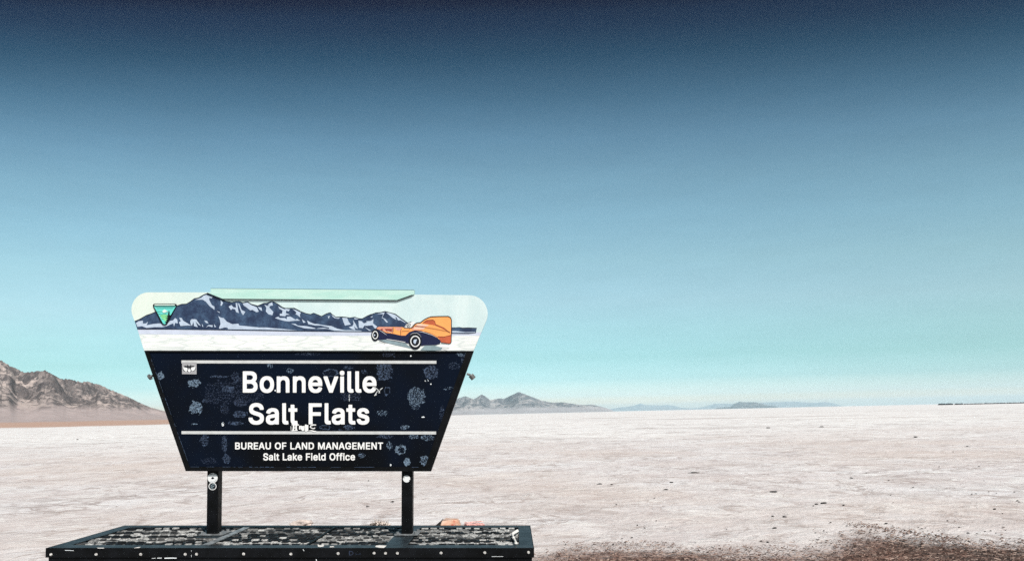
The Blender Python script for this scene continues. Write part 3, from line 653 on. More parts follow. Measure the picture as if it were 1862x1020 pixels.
wheels = plates('tyre_picture', [Z4(ell(968, 715, 122, 158)), Z4(ell(226, 605, 72, 112))], YP - 0.0066, P_INK, car, SO)
plates('rim_picture', [zz(ring(970, 718, 92, 106, 74, 86)), zz(ring(227, 602, 54, 77, 40, 60))], YP - 0.0072, P_WHITE, wheels, SO)
plates('hub_picture', [Z4([(940,700),(960,682),(1005,682),(990,715),(975,765),(950,760),(935,730)]), Z4(ell(214, 604, 13, 16))], YP - 0.0072, P_SNOW, wheels, SO)
strokes('outline_picture', [
    (Z4([(1060,376),(1100,345),(1150,308),(1200,283),(1260,263),(1400,257),(1580,255),(1625,278),(1641,320),(1641,540),(1636,740),(1602,764),(1450,744)]), 1.3),
    (Z4([(890,470),(930,450),(960,402),(1000,378),(1060,372)]), 1.5), (Z4([(760,470),(815,474),(890,470)]), 0.8), (Z4([(790,450),(840,375),(900,352)]), 0.7),
    (Z4([(820,448),(845,405),(882,398),(872,440),(820,448)]), 1.3), (Z4([(558,462),(556,555)]), 1.1), (Z4([(715,478),(700,520),(702,600)]), 0.7), (Z4([(720,530),(850,525),(862,490)]), 0.6),
    (Z4([(960,432),(1200,465),(1430,505),(1612,545)]), 0.6), (Z4([(1110,380),(1180,328),(1300,320),(1337,350),(1347,402),(1500,468),(1618,562)]), 0.5), (Z4([(1385,628),(1500,634),(1636,602)]), 0.5),
    (Z4([(1150,540),(1280,580),(1400,650)]), 0.5), (Z4([(300,708),(420,752)]), 0.8), (Z4([(1450,832),(1600,840)]), 0.5), (Z4([(1470,870),(1560,892)]), 0.6)], YP - 0.0078, P_INK, car, SO)
strokes('glint_picture', [(Z4([(300,512),(360,545),(440,602)]), [0.2, 0.8, 0.3]), (Z4([(450,528),(525,552)]), 0.5), (Z4([(440,680),(600,702),(785,735)]), 0.9), (Z4([(870,606),(920,570),(1000,562),(1050,600),(1080,640)]), [0.1, 0.5, 0.5, 0.5, 0.1]),
    (Z4([(1010,535),(1120,550),(1290,605),(1370,655)]), [0.2, 0.7, 0.5, 0.1])], YP - 0.0096, P_WHITE, car, SO)
# three-cornered emblem
em = plate('emblem', Z1([(385,262),(392,240),(412,227),(800,227),(822,240),(828,262),(645,605),(622,618),(600,622),(578,618),(555,605)]), YP - 0.012, P_INK, panel, SO, 0.008)
plates('emblem_field', [Z1([(408,275),(812,275),(628,592),(602,606),(575,590)])], YP - 0.0124, TEAL, em, SO)
plates('emblem_band', [Z1([(420,240),(792,240),(796,257),(416,257)]), Z1([(560,365),(600,330),(630,345),(665,372),(610,395),(580,400)])], YP - 0.0128, EMW, em, SO)
plates('emblem_meadow', [Z1([(520,440),(600,425),(690,440),(700,470),(640,560),(600,540),(555,500)])], YP - 0.0128, GREEN, em, SO)
plates('emblem_tree', [Z1([(686,340),(700,400),(694,430),(716,440),(700,466),(722,478),(690,500),(704,522),(672,552),(642,584),(604,572),(650,540),(628,532),(662,500),(616,492),(666,470),(638,452),(671,440),(664,420),(680,380)])], YP - 0.0134, P_INK, em, SO)
strokes('emblem_line', [(Z1([(430,290),(795,290)]), 0.8), (Z1([(460,314),(760,312)]), 0.6), (Z1([(465,375),(550,372),(590,400),(640,380),(690,372)]), 0.6), (Z1([(490,415),(560,428),(640,415)]), 0.6), (Z1([(520,455),(580,470),(650,455)]), 0.4), (Z1([(550,505),(590,515)]), 0.4)], YP - 0.0130, P_INK, em, SO)
# mint cap along the top
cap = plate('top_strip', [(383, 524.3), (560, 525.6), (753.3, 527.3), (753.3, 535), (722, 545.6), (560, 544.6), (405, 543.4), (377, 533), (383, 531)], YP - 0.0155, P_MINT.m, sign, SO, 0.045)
strokes('strip_shadow_edge', [([(376.5, 532.8), (404.5, 543.9), (560, 545.1), (722, 546.2), (750, 536.4)], 1.6), ([(383, 524.4), (560, 525.7), (753, 527.3)], 0.5)], YP - 0.0161, P_INK, cap, SO)  # lower line paints the cap's shadow in ink; upper one is an outline

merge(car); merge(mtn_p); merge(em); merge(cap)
# lower panel: navy field inside a black frame
field = plate('text_panel', [(262.5, 637.6), (860.5, 638.2), (782.8, 855.8), (338, 855.4)], YF, NAVY, sign, SO, 0.032)
fr = MB()
outer = [(262, 637.3), (861.3, 637.9), (783.4, 856.6), (337.6, 856.2)]
inner = [(271.5, 640.2), (848.0, 640.8), (772.5, 848.6), (344.6, 848.2)]
A = [on(x, y, YF - 0.010) - SO for x, y in outer]; B = [on(x, y, YF - 0.010) - SO for x, y in inner]
Ab = [v + Vector((0, 0.044, 0)) for v in A]; Bb = [on(x, y, YF - 0.0006) - SO for x, y in inner]
fr.add(A + B + Ab + Bb, [f for i in range(4) for f in ((i, (i+1) % 4, 4 + (i+1) % 4, 4 + i), (8 + i, 8 + (i+1) % 4, (i+1) % 4, i), (4 + i, 4 + (i+1) % 4, 12 + (i+1) % 4, 12 + i))])
frame = fr.build('frame', BLACK, field)
GREYRULE = pic('rule_grey', (205, 207, 208), 0.08, 20)
for y0, y1, x1 in ((655.2, 660.6, 793.5), (783.6, 789.0, 793)):
    plate('rule', [(330, y0 - 0.2), (x1, y0 + 0.5), (x1, y1 + 0.5), (330, y1 - 0.2)], YF - 0.004, GREYRULE, field, SO, 0.0036)
plq = plate('sticker', [(331, 658.6), (357.4, 658.8), (357.4, 680.2), (331, 680)], YF - 0.0052, pic('plaque_grey', (168, 168, 172), 0.1, 60), field, SO, 0.001)
ZA = lambda p: Z(220, 510, 5.32, p)
plates('sticker_outline', [ZA(ell(624, 852, 27, 29, 18)), ZA(ell(695, 850, 27, 27, 18)), ZA(ell(660, 868, 20, 21, 18)), ZA([(640, 810), (652, 825), (668, 825), (678, 810), (682, 842), (638, 842)])], YF - 0.0056, P_INK, plq, SO)
plates('sticker_print', [ZA([(602, 832), (618, 840), (640, 842), (645, 862), (632, 882), (614, 872), (602, 855)]), ZA([(718, 832), (702, 836), (680, 840), (676, 860), (690, 876), (708, 868), (718, 852)]), ZA([(648, 858), (660, 852), (672, 858), (674, 876), (660, 888), (647, 876)])], YF - 0.0062, P_WHITE, plq, SO)
LET = pic('letter_white', (246, 246, 246), 0.02)
def lettering(s, x0, x1, ybase, cap, Y, gap=0.024):
    hs = max(p[1] for p in GLYPH['B'][1][0]) - min(p[1] for p in GLYPH['B'][1][0])
    bot = min(p[1] for p in GLYPH['B'][1][0])
    x, items = 0, []
    for ch in s:
        if ch == ' ': x += 235; continue
        adv, lp = GLYPH[ch]
        items += [(x, l) for l in ([lp] if True else [])]
        x += adv + gap * 1000
    ax = [x + p[0] for x, lp in items for l in lp for p in l]
    a, b = min(ax), max(ax)
    V, F = [], []
    for x, lp in items:
        # separate pieces of one letter (the dot of an i) are filled apart, holes with their outline
        outs = []
        for l in sorted(lp, key=lambda l: -abs(sum(p[0] * q[1] - q[0] * p[1] for p, q in zip(l, l[1:] + l[:1])))):
            for o in outs:
                if min(p[0] for p in o[0]) < l[0][0] < max(p[0] for p in o[0]) and min(p[1] for p in o[0]) < l[0][1] < max(p[1] for p in o[0]):
                    o.append(l); break
            else: outs.append([l])
        for o in outs:
            vs, fs = fill([[(x0 + (x + p[0] - a) / (b - a) * (x1 - x0), ybase - (p[1] - bot) / hs * cap) for p in l] for l in o], 0.003)
            n = len(V)
            V += [on(v[0], v[1], Y) + Vector((0, v[2], 0)) - SO for v in vs]
            F += [tuple(i + n for i in f) for f in fs]
    return obj('lettering', V, F, LET, field)
lettering('Bonneville', 441.5, 684.5, 713.6, 38.8, YF - 0.0036)
lettering('Salt Flats', 452, 671.5, 771.2, 38.4, YF - 0.0036)
lettering('BUREAU OF LAND MANAGEMENT', 427.5, 696.5, 816.6, 12.6, YF - 0.0036)
lettering('Salt Lake Field Office', 478.5, 645.5, 836.6, 13.0, YF - 0.0036)
ZG = lambda p: Z(500, 760, 18.62, p)
strokes('graffiti', [
    (ZG([(565,215),(700,225),(810,225)]), 2.0), (ZG([(635,220),(630,330),(610,430)]), 3.0), (ZG([(722,215),(715,320),(720,425)]), 2.9), (ZG([(640,330),(720,320)]), 1.4), (ZG([(560,430),(690,415),(765,400)]), 1.6), (ZG([(540,270),(545,420)]), 0.8),
    (ZG([(840,255),(835,380)]), 2.4), (ZG([(885,255),(895,390)]), 2.4), (ZG([(935,265),(930,430)]), 2.3), (ZG([(985,260),(975,420)]), 2.4), (ZG([(1045,215),(1050,450)]), 3.2), (ZG([(1105,230),(1100,430)]), 2.8),
    (ZG([(1390,230),(1290,225),(1210,255),(1190,300),(1260,345),(1320,350),(1360,320)]), [1.8, 2.2, 2.0, 1.8, 1.6, 1.8, 1.4]), (ZG([(1140,425),(1250,420),(1330,450),(1400,440)]), [0.6, 2.0, 2.6, 0.8])], YF - 0.0072, LET, field, SO)
strokes('graffiti', [(Z(680, 640, 9.31, p), wd) for p, wd in [([(10, 590), (70, 640), (100, 690)], 1.2), ([(100, 640), (145, 605)], 1.4), ([(60, 660), (20, 720)], 1.3), ([(100, 650), (80, 695)], 1.0), ([(5, 735), (45, 715)], 1.6)]], YF - 0.0078, pic('pen_white', (215, 218, 220)), field, SO)
# what is left of stickers scraped off the paint
RES = [paint('residue_faint', (0.012, 0.022, 0.05), 0.4, 60, 0.7), paint('residue_mid', (0.030, 0.052, 0.098), 0.4, 70, 0.7), paint('residue_pale', (0.105, 0.155, 0.215), 0.4, 70, 0.7), paint('residue_white', (0.68, 0.72, 0.75), 0.1, 40, 0.7)]
residues = [  # centre, radii (picture points), how pale, cover, shape
    (291.7, 684, 5.5, 8, 2, .62, 'o'), (353, 696.4, 13, 7.2, 2, .6, 'o'), (356, 741, 12, 11.5, 2, .6, 'o'), (397.7, 684.6, 17, 2, 1, .5, 'o'), (428, 686, 7, 9, 1, .38, 'o'), (416, 706.5, 11, 6, 1, .5, 'o'),
    (437, 732, 13, 7, 0, .6, 'o'), (408, 744, 8, 8, 0, .45, 'o'), (437, 753, 13, 6, 1, .45, 'o'), (374, 728, 6, 4, 1, .4, 'o'), (527.5, 674, 6, 5, 2, .4, 'o'), (491, 665, 6, 5, 2, .35, 'o'), (372, 799, 7, 12, 1, .42, 'o'),
    (412, 834, 7, 8, 1, .45, 'o'), (408, 806, 5, 14, 1, .4, 'o'), (428, 769, 15, 3, 1, .45, 'o'), (450, 707, 30, 26, 0, .35, 'o'), (400, 715, 26, 22, 0, .35, 'o'), (405, 771, 2, 3, 3, .7, 'o'), (354, 770.7, 6, 1, 2, .6, 'o'), (380, 838, 14, 6, 0, .4, 'o'),
    (698.7, 676, 13.5, 13.5, 1, .48, 's'), (784, 676, 12.5, 12, 1, .5, 'o'), (757, 720, 15.5, 16, 2, .42, 'o'), (755, 736, 9, 8, 2, .3, 'o'), (814, 706.5, 11, 4, 2, .34, 'd'), (826, 665, 10, 6, 1, .25, 'o'), (839.7, 643, 9, 5, 2, .4, 'o'),
    (843, 661, 4, 16, 1, .35, 'o'), (736, 777, 8, 4, 2, .55, 'o'), (752, 793, 9, 4.5, 2, .42, 'o'), (777.7, 795.6, 11, 6, 2, .4, 'o'), (729, 817, 9.5, 8, 2, .5, 'r'), (740.5, 839.6, 6.6, 6.6, 2, .75, 'o'), (772, 837.4, 8, 8.5, 2, .48, 'o'),
    (708, 810, 6, 6, 2, .4, 'o'), (657, 828, 6, 5, 2, .4, 'o'), (695, 750.5, 10, 5, 2, .34, 'o'), (700, 793, 14, 3.5, 1, .42, 'o'), (600.6, 678, 14, 6.5, 1, .35, 'r'), (638, 721, 17, 7, 0, .45, 's'), (634, 776.5, 9, 4.5, 1, .5, 'o'),
    (591.6, 776.5, 10.5, 4.4, 1, .45, 'r'), (662.6, 676, 5, 4.5, 1, .35, 'o'), (633, 668, 9, 3, 1, .35, 'o'), (704, 711, 6, 8, 1, .3, 'r'), (747, 647, 1.3, 1.3, 3, 1, 'o'), (500.2, 710, 1.3, 1.3, 3, 1, 'o'), (769, 758, 3, 1.2, 3, .7, 'o'),
    (803, 752, 4, 14, 1, .25, 'o'), (706, 643, 10, 5, 0, .5, 's'), (560, 643, 22, 3.5, 0, .4, 'o'), (620, 783, 16, 3, 0, .4, 'o'), (562, 640.5, 3, 3, 2, .5, 'o'), (635.2, 723, 1.1, 6, 3, .5, 'o'), (710, 845, 1.4, 1.6, 3, .8, 'o'), (776, 692, 4, 2, 3, .4, 'o'), (783.5, 698, 1.2, 1.2, 3, 1, 'o')]
for k, (cx, cy, rx, ry, pale, cover, shp) in enumerate(residues):
    V, F, K = [], [], []
    step = 0.5
    nx, ny = int(rx * 1.25 / step) + 1, int(ry * 1.25 / step) + 1
    for i in range(-nx, nx + 1):
        for j in range(-ny, ny + 1):
            x, y = i * step, j * step
            u, v = x / rx, y / ry
            e = math.hypot(u, v) if shp != 's' else max(abs(u), abs(v))
            e += 0.42 * noise.noise(Vector((x * 0.22, y * 0.22, k * 2.3))) + 0.16 * noise.noise(Vector((x * 0.6, y * 0.6, k)))
            if e > 1: continue
            if shp == 'd' and abs(u + v) > 0.55: continue
            n = 0.5 + 0.62 * noise.fractal(Vector((x * (0.3 + 0.1 * (k % 4)) + k * 3.1, y * (0.62 - 0.1 * (k % 4)), k * 1.7)), 0.35, 2.3, 5)
            lim = cover - 0.09 + (0.07 if e > 0.8 else 0) + (0.25 if shp == 'r' and e > 0.75 else 0) - (0.35 if shp == 'r' and e < 0.7 else 0)
            if n > lim + (0.13 if pale else 0): continue
            K.append(0 if n <= lim else 1)
            n0 = len(V)
            h = step / 2
            V += [on(cx + x + a, cy + y + b, YF - 0.0009) - SO for a, b in ((-h, -h), (h, -h), (h, h), (-h, h))]
            F.append((n0, n0 + 1, n0 + 2, n0 + 3))
    if F:
        o = obj('sticker_residue', V, F, RES[pale], field)
        o.data.materials.append(RES[max(0, pale - 1)])
        o.data.polygons.foreach_set('material_index', K)
# worn edges of the frame
rs_ = random.Random(3)
wear = []
for (xa, ya), (xb, yb), nseg in (((272, 645), (345, 847.5), 26), ((346, 848.4), (560, 849), 22), ((560, 849), (770, 849), 10)):
    for i in range(nseg):
        t0 = i / nseg
        if rs_.random() < 0.38: continue
        t1 = t0 + rs_.uniform(0.4, 1.0) / nseg
        wear.append(([(xa + (xb - xa) * t0, ya + (yb - ya) * t0), (xa + (xb - xa) * t1, ya + (yb - ya) * t1)], rs_.uniform(0.4, 0.9)))
strokes('worn_edge', wear, YF - 0.0106, RES[1], frame, SO)
merge(frame); merge(plq)
# bolts on the slanted edges
STEEL = paint('worn_steel', (0.10, 0.10, 0.10), 0.8, 90, 0.5, 0.5)
for a, b, c_ in (((856, 682), (849, 679.5), (861.5, 688.5)), ((274, 684.5), (279, 682.5), (270.6, 686.5))):
    mb = MB()
    p, q, e = [on(x, y, YF + 0.02) - SO for x, y in (a, b, c_)]
    mb.tube(q, p, 0.010, 10)
    mb.tube(p, p + (e - p) * 0.30, 0.027, 6)
    for i in range(5):
        s0, s1 = p + (e - p) * (0.30 + 0.14 * i), p + (e - p) * (0.30 + 0.14 * i + 0.10)
        mb.tube(s0, s1, 0.024, 10, 0.024)
        mb.tube(s1, p + (e - p) * (0.30 + 0.14 * (i + 1)), 0.017, 10)
    mb.build('bolt', STEEL, field)
# posts
for x0, x1, ytop, disks in ((376.0, 396.3, 600, [(386.6, 868.6, 9.2, 0), (386.4, 883.6, 7.2, 1)]), (730.0, 749.6, 600, [(739.3, 870.2, 6.6, 2)])):
    top = on((x0 + x1) / 2, ytop, 6.687); bot = on((x0 + x1) / 2, 972, 6.687)
    xl, xr = on(x0, 900, 6.687).x, on(x1, 900, 6.687).x
    mb = MB()
    mb.box((xl, 6.687, 0.462), (xr, 6.787, top.z), 0.006)
    post = mb.build('post', BLACK, sign, SO)
    mb = MB()
    mb.box((xl - 0.055, 6.655, 0.4535), (xr + 0.055, 6.87, 0.4625), 0.002)
    for sx_ in (xl - 0.032, xr + 0.032):
        for sy_ in (6.685, 6.84): mb.tube((sx_, sy_, 0.462), (sx_, sy_, 0.480), 0.014, 6)
    mb.build('base_plate', paint('plate_grey', (0.16, 0.17, 0.18), 0.5, 30, 0.5), post, SO)
    for cx, cy, r, kind in disks:
        mats = [P_WHITE, P_INK, P_WHITE]
        st = plate('sticker', ell(cx, cy, r, r * 0.97, 26), 6.6858, P_WHITE, post, SO, 0.0009)
        if kind == 0:
            strokes('sticker_print', [(ell(cx, cy, r * .78, r * .76, 20)[1:8], 0.5), (ell(cx, cy, r * .78, r * .76, 20)[11:15], 0.4)], 6.6853, P_SHADE, st, SO)
            plates('sticker_print', [[(cx - 3, cy + 1), (cx - 1, cy - 1.8), (cx + 1.3, cy - 1.8), (cx + 3, cy + 1), (cx, cy + 2.3)]], 6.6852, P_INK, st, SO)
            plates('sticker_print', [[(cx - 7.2, cy - 6.6), (cx + 7.2, cy - 6.6), (cx + 6.6, cy - 7.6), (cx - 6.6, cy - 7.6)]], 6.6851, P_INK, st, SO)
        if kind == 1:
            plates('sticker_print', [ell(cx, cy, r * .82, r * .80, 24)], 6.6853, P_INK, st, SO)
            strokes('sticker_print', [([(cx + 4, cy - 3.6), (cx, cy - 3.2), (cx - 3.2, cy - 1), (cx - 1.6, cy + 1.6), (cx + 1.5, cy + 4)], 1.1), ([(cx - .5, cy - .6), (cx + 1.6, cy + .6), (cx + 3.4, cy - 1.4)], 1.2), ([(cx - 4, cy + 2.4), (cx - 1, cy + 4.6)], 0.7)], 6.6848, P_SHADE, st, SO)
        if kind == 2:
            plates('sticker_print', [[(cx - 6, cy - 3.4), (cx - 3, cy - 2.5), (cx - 5, cy - 1)], [(cx + 6.2, cy + 1.5), (cx + 4, cy + 2.4), (cx + 5, cy + 4)], [(cx - .3, cy - 6), (cx + .6, cy - 3.6), (cx + 1, cy - 6)]], 6.6853, P_INK, st, SO)
        merge(st)

# ---------------------------------------------------------------- platform under the sign
PX0, PX1, PY0, PY1, PT = -3.65, 0.173, 6.065, 7.285, 0.45
PO = Vector(((PX0 + PX1) / 2, (PY0 + PY1) / 2, 0.02))
plat = base('platform', PO)
tag(plat, 'low black steel platform with grating top carrying the sign posts', 'platform')
rimm = MT('rim_toplit_paint', 0.45, 0.3)  # the platform's black paint, its top-lit bluish tone put into the colour
_n = rimm.noise(7, 6, 0.7); _v = rimm.noise(40, 6, 0.75, None, 1.0)
_c = rimm.mix(rimm.step(_n, 0.35, 0.68), (0.010, 0.013, 0.016), (0.034, 0.048, 0.058))
rimm.color(rimm.mix(rimm.step(_v, 0.60, 0.74, 0.0, 0.6), _c, (0.16, 0.18, 0.19)))
RIM = rimm.m
grat = MT('grating_paint', 0.5, 0.3)
_i = nd(grat.t, 'ShaderNodeNewGeometry').outputs['Random Per Island']
_b = grat.noise(1.7, 4, 0.6)
_w = grat.step(grat.math('ADD', _i, grat.math('MULTIPLY', grat.math('SUBTRACT', _b, 0.5), 1.3)), 0.46, 1.05)
grat.color(grat.mix(_w, (0.007, 0.0075, 0.0085), grat.mix(grat.step(grat.noise(60, 4), 0.35, 0.6), (0.22, 0.22, 0.22), (0.62, 0.62, 0.61))))
GRAT = grat.m
DARK = paint('inside_black', (0.006, 0.006, 0.007), 0.3, 20, 0.8)
W_F, W_S, W_B = 0.145, 0.115, 0.105
mb = MB()   # rim: four flats and the folded-down edge
mb.box((PX0, PY0, PT - 0.075), (PX1, PY0 + 0.006, PT), 0.002)
mb.box((PX0, PY1 - 0.006, PT - 0.075), (PX1, PY1, PT), 0.002)
mb.box((PX0, PY0 + 0.0065, PT - 0.075), (PX0 + 0.006, PY1 - 0.0065, PT - 0.001), 0.002)
mb.box((PX1 - 0.006, PY0 + 0.0065, PT - 0.075), (PX1, PY1 - 0.0065, PT - 0.001), 0.002)
mb.build('edge_trim', BLACK, plat, PO)
mb = MB()
mb.box((PX0 + 0.0065, PY0 + 0.0065, PT - 0.008), (PX1 - 0.0065, PY0 + W_F, PT - 0.0015), 0.0015)
mb.box((PX0 + 0.0065, PY1 - W_B, PT - 0.008), (PX1 - 0.0065, PY1 - 0.0065, PT - 0.0015), 0.0015)
mb.box((PX0 + 0.0065, PY0 + W_F + 0.001, PT - 0.008), (PX0 + W_S, PY1 - W_B - 0.001, PT - 0.0015), 0.0015)
mb.box((PX1 - W_S, PY0 + W_F + 0.001, PT - 0.008), (PX1 - 0.0065, PY1 - W_B - 0.001, PT - 0.0015), 0.0015)
mb.build('rim', RIM, plat, PO)
mb = MB()   # skirt, set in under the edge
q = 0.016
for a, b in (((PX0 + q, PY0 + q, -0.12), (-2.645, PY0 + q + 0.006, PT - 0.077)), ((-2.641, PY0 + q, -0.12), (-0.99, PY0 + q + 0.006, PT - 0.077)), ((-0.986, PY0 + q, -0.12), (PX1 - q, PY0 + q + 0.006, PT - 0.077)),
             ((PX0 + q, PY1 - q - 0.006, -0.12), (PX1 - q, PY1 - q, PT - 0.077)), ((PX0 + q, PY0 + q + 0.007, -0.12), (PX0 + q + 0.006, PY1 - q - 0.007, PT - 0.077)), ((PX1 - q - 0.006, PY0 + q + 0.007, -0.12), (PX1 - q, PY1 - q - 0.007, PT - 0.077))):
    mb.box(a, b)
mb.build('skirt', BLACK, plat, PO)
mb = MB()
mb.box((PX0 + 0.03, PY0 + 0.03, 0.20), (PX1 - 0.03, PY1 - 0.03, 0.21))
mb.build('liner', DARK, plat, PO)
# gratings: brick-laid strands worn to bare metal, sun glints painted in, with cross webs, in bays between flat straps
gx0, gx1, gy0, gy1 = PX0 + W_S + 0.004, PX1 - W_S - 0.004, PY0 + W_F + 0.003, PY1 - W_B - 0.003
rg = random.Random(11)
def grating(x0, x1):                        # dark flat bars with raised, rubbed treads in brick order, and cross webs
    mb = MB()
    nrow = 9
    dy = (gy1 - gy0) / nrow
    for k in range(nrow):
        y = gy0 + (k + 0.5) * dy
        mb.box((x0, y - 0.022, PT - 0.018), (x1, y + 0.022, PT - 0.010))
        x = x0 + 0.01 + (0.040 if k % 2 else 0.0)
        while x < x1 - 0.05:
            l = 0.052 + rg.uniform(-0.008, 0.010)
            j, t, z = rg.uniform(-0.004, 0.004), rg.uniform(-0.006, 0.006), rg.uniform(-0.002, 0.002)
            h = 0.0125 + rg.uniform(-0.003, 0.003)
            top = [(x, y - h + j, PT - 0.004 + z), (x + l, y - h + j + t, PT - 0.004 + z), (x + l, y + h + j + t, PT - 0.001 + z), (x, y + h + j, PT - 0.001 + z)]
            bot = [(a_, b_, PT - 0.0098) for a_, b_, c_ in top]
            mb.add(top + bot, [(0, 1, 2, 3), (0, 4, 5, 1), (1, 5, 6, 2), (2, 6, 7, 3), (3, 7, 4, 0)])
            if k < nrow - 1:
                mb.box((x + l + 0.006, y + 0.0265, PT - 0.022), (x + l + 0.016, y + dy - 0.0265, PT - 0.011))
            x += 0.080
    return mb
bays = [(gx0, -2.50), (-2.425, -1.66), (-1.63, -1.02), (-0.84, gx1)]
for a, b in bays: grating(a, b).build('grating', GRAT, plat, PO)
mb = MB()
for x in np.arange(gx0 + 0.25, gx1, 0.42):
    mb.box((x - 0.018, gy0, PT - 0.075), (x + 0.018, gy1, PT - 0.024))
mb.build('bearer', DARK, plat, PO)
STRAP = paint('strap_grey', (0.20, 0.22, 0.235), 0.55, 22, 0.45, 0.5)
for a, b in ((-2.485, -2.43), (-1.655, -1.635)):
    mb = MB()
    mb.box((a, gy0, PT - 0.010), (b, gy1, PT + 0.001), 0.002)
    mb.build('strap', STRAP if a < -2 else BLACK, plat, PO)
mb = MB()
mb.box((-1.015, gy0, PT - 0.014), (-0.845, gy1, PT - 0.001), 0.002)
mb.build('bed_plate', RIM, plat, PO)
mb = MB()
mb.box((-2.69, 6.58, PT - 0.012), (-2.495, 6.92, PT - 0.002), 0.002)
mb.build('bed_plate', RIM, plat, PO)
# bolts along the front edge
BOLT = paint('bolt_zinc', (0.46, 0.45, 0.44), 0.5, 90, 0.4, 0.5)
bm_ = MB()
bm_.tube((0, 0, 0), (0, -0.004, 0), 0.011, 12)
bm_.tube((0, -0.004, 0), (0, -0.012, 0), 0.0085, 6, 0.007)
b0 = None
for px, py in [(93, 1007.5), (175, 1007.2), (256, 1007.2), (337, 1007), (357.6, 1006.8), (443, 1006.5), (529, 1006.5), (615, 1005.6), (680.3, 1005), (701, 1005.2), (722.6, 1005), (802, 1004.6), (881.5, 1004), (961, 1003.6)]:
    p = on(px, py, PY0 - 0.0005) - PO
    if b0 is None:
        b0 = bm_.build('bolt', BOLT, plat); b = b0
    else:
        b = b0.copy(); col.objects.link(b); b.parent = plat
    b.location = p
# scratches, pen marks, paper scraps and stickers on the platform
for ln in [([(299, 1014.2), (312, 1013.8), (321, 1014)], 1.6), ([(276, 1014.6), (283, 1014)], 0.7), ([(286, 1014), (294, 1013.8)], 1.2), ([(348, 1000), (348, 1002)], 0.5), ([(348, 1008), (348, 1012)], 0.5), ([(894, 1011.2), (915, 1011)], 0.6), ([(118, 999.8), (134, 1000.4)], 0.8), ([(551, 998), (553, 1001)], 0.9), ([(575, 1016), (575.5, 1020)], 1.2)]:
    strokes('scratch', [ln], PY0 - 0.0012, RES[3], plat, PO)
strokes('graffiti', [([(635, 1001.5), (635.5, 1008.5)], 1.2), ([(635, 1001.5), (640, 1002), (642.5, 1005), (640, 1008), (635.5, 1008.6)], 1.1), ([(647, 1004), (647, 1007.4), (650, 1007.4)], 0.6), ([(652, 1007.4), (655.6, 1004.6), (655.6, 1007.4)], 0.6)], PY0 - 0.0012, RES[0], plat, PO)
def ontop(px, py, z):
    d = ray(px, py)
    t = (z - EYE) / d.z
    return Vector((d.x * t, d.y * t, z))
PAPER = paint('paper_scrap', (0.74, 0.73, 0.71), 0.06, 40, 0.8)
def scrap(name, pts, z, mat, th=0.0012):
    vs, fs = fill([pts], 1.0)
    obj(name, [ontop(v[0], v[1], z) - Vector((0, 0, th * v[2])) - PO for v in vs], fs, mat, plat)
for pts in ([(577.5, 988.6), (581, 990.6), (589.5, 990.4), (588, 992.6), (582, 993.4), (578.2, 993)], [(683.5, 991.2), (690, 990.6), (703, 991.2), (698, 995.2), (690, 994.8), (682.5, 993.4)], [(600, 992.6), (606, 992.2), (608, 993.6), (599.5, 994)],
            [(256, 993.6), (253, 995.2), (244, 995.6), (250, 994)], [(176, 995), (190, 995.2), (188, 996.2), (178, 996)]):
    scrap('paper_scrap', pts, PT + 0.0005, PAPER)
strokes_v = MB()
def bar3(a, b, r): strokes_v.tube(ontop(*a, PT + 0.012), ontop(*b, PT + 0.02), r, 8)
bar3((931.5, 969.5), (941, 963.5), 0.009); bar3((932, 971), (942, 965.2), 0.008); bar3((931, 970), (934, 977), 0.009); bar3((934, 977), (938.5, 986.5), 0.009)
strokes_v.build('bent_strip', PAPER, plat, PO)
for (a, b) in (((671, 966), (682, 969)), ((683, 962), (690, 960))):
    mb = MB()
    mb.tube(ontop(*a, PT + 0.02), ontop(*b, PT + 0.03), 0.008, 8)
    mb.build('bent_strip', STEEL, plat, PO)

# ---------------------------------------------------------------- things lying on the salt
def placed(name, builder, p, mat, label, cat, group=None, smooth=False):
    o = builder.build(name, mat, None, (0, 0, 0), smooth)
    o.location = p
    return tag(o, label, cat, group)
CLOD_SHADE = paint('mud_clod_and_shade', (0.014, 0.012, 0.011), 0.5, 60, 0.9)
clods = [(1090.6,878,10),(1112,879,6),(1221,875,10),(1210.6,888,10),(1190,903,4),(1120.6,914.5,4),(1159,952,4),(1172,957,4),(1193.5,944,4),(1210,953.5,3),(1149,974.5,6),(1131,976,4),(1115,986.5,5),(1028,986,4),(1048,990,3),(1262,857.6,20),
    (1407,891.7,20),(1548,867,7),(1498,912,17),(1484,914,9),(1534,916,7),(1479,917,4),(1405,936,7),(1426,936.7,9),(1409,957,9),(1539,953,4),(1498,962,5),(1483,965.6,4),(1384,980.6,7),(1396,982.5,7),(1321,959,3),(1482,957,3),
    (1575.6,857.6,4),(1616,871,4),(1707.6,846.7,4),(1780,846,4),(1660,884,4),(1619,898,3),(1767,896,5),(1775,895,4),(1850,908,6),(1853,910,4),(1808.5,923,8),(1822.6,931,4),(1723,944,5),(1611,949,9),(1656,963.5,6),(1706.5,962,4),(1744,955.6,4),
    (1760,966,6),(1801.5,962,5),(1791,963,4),(1811,966,4),(1665,793,10),(1733,820,4),(1758.6,810,5),(1397,777,10),(1494,775,9),(141,798,5),(1687,962,3),(1670,956,3),(1844,892,4),(1798,892,4),(1812,894,3),(670,872,4),(668,918,8),(714,910,8),(1828,961,3),(1600,932,3),(1624,911,3)]
rc_ = random.Random(21)
protos = []
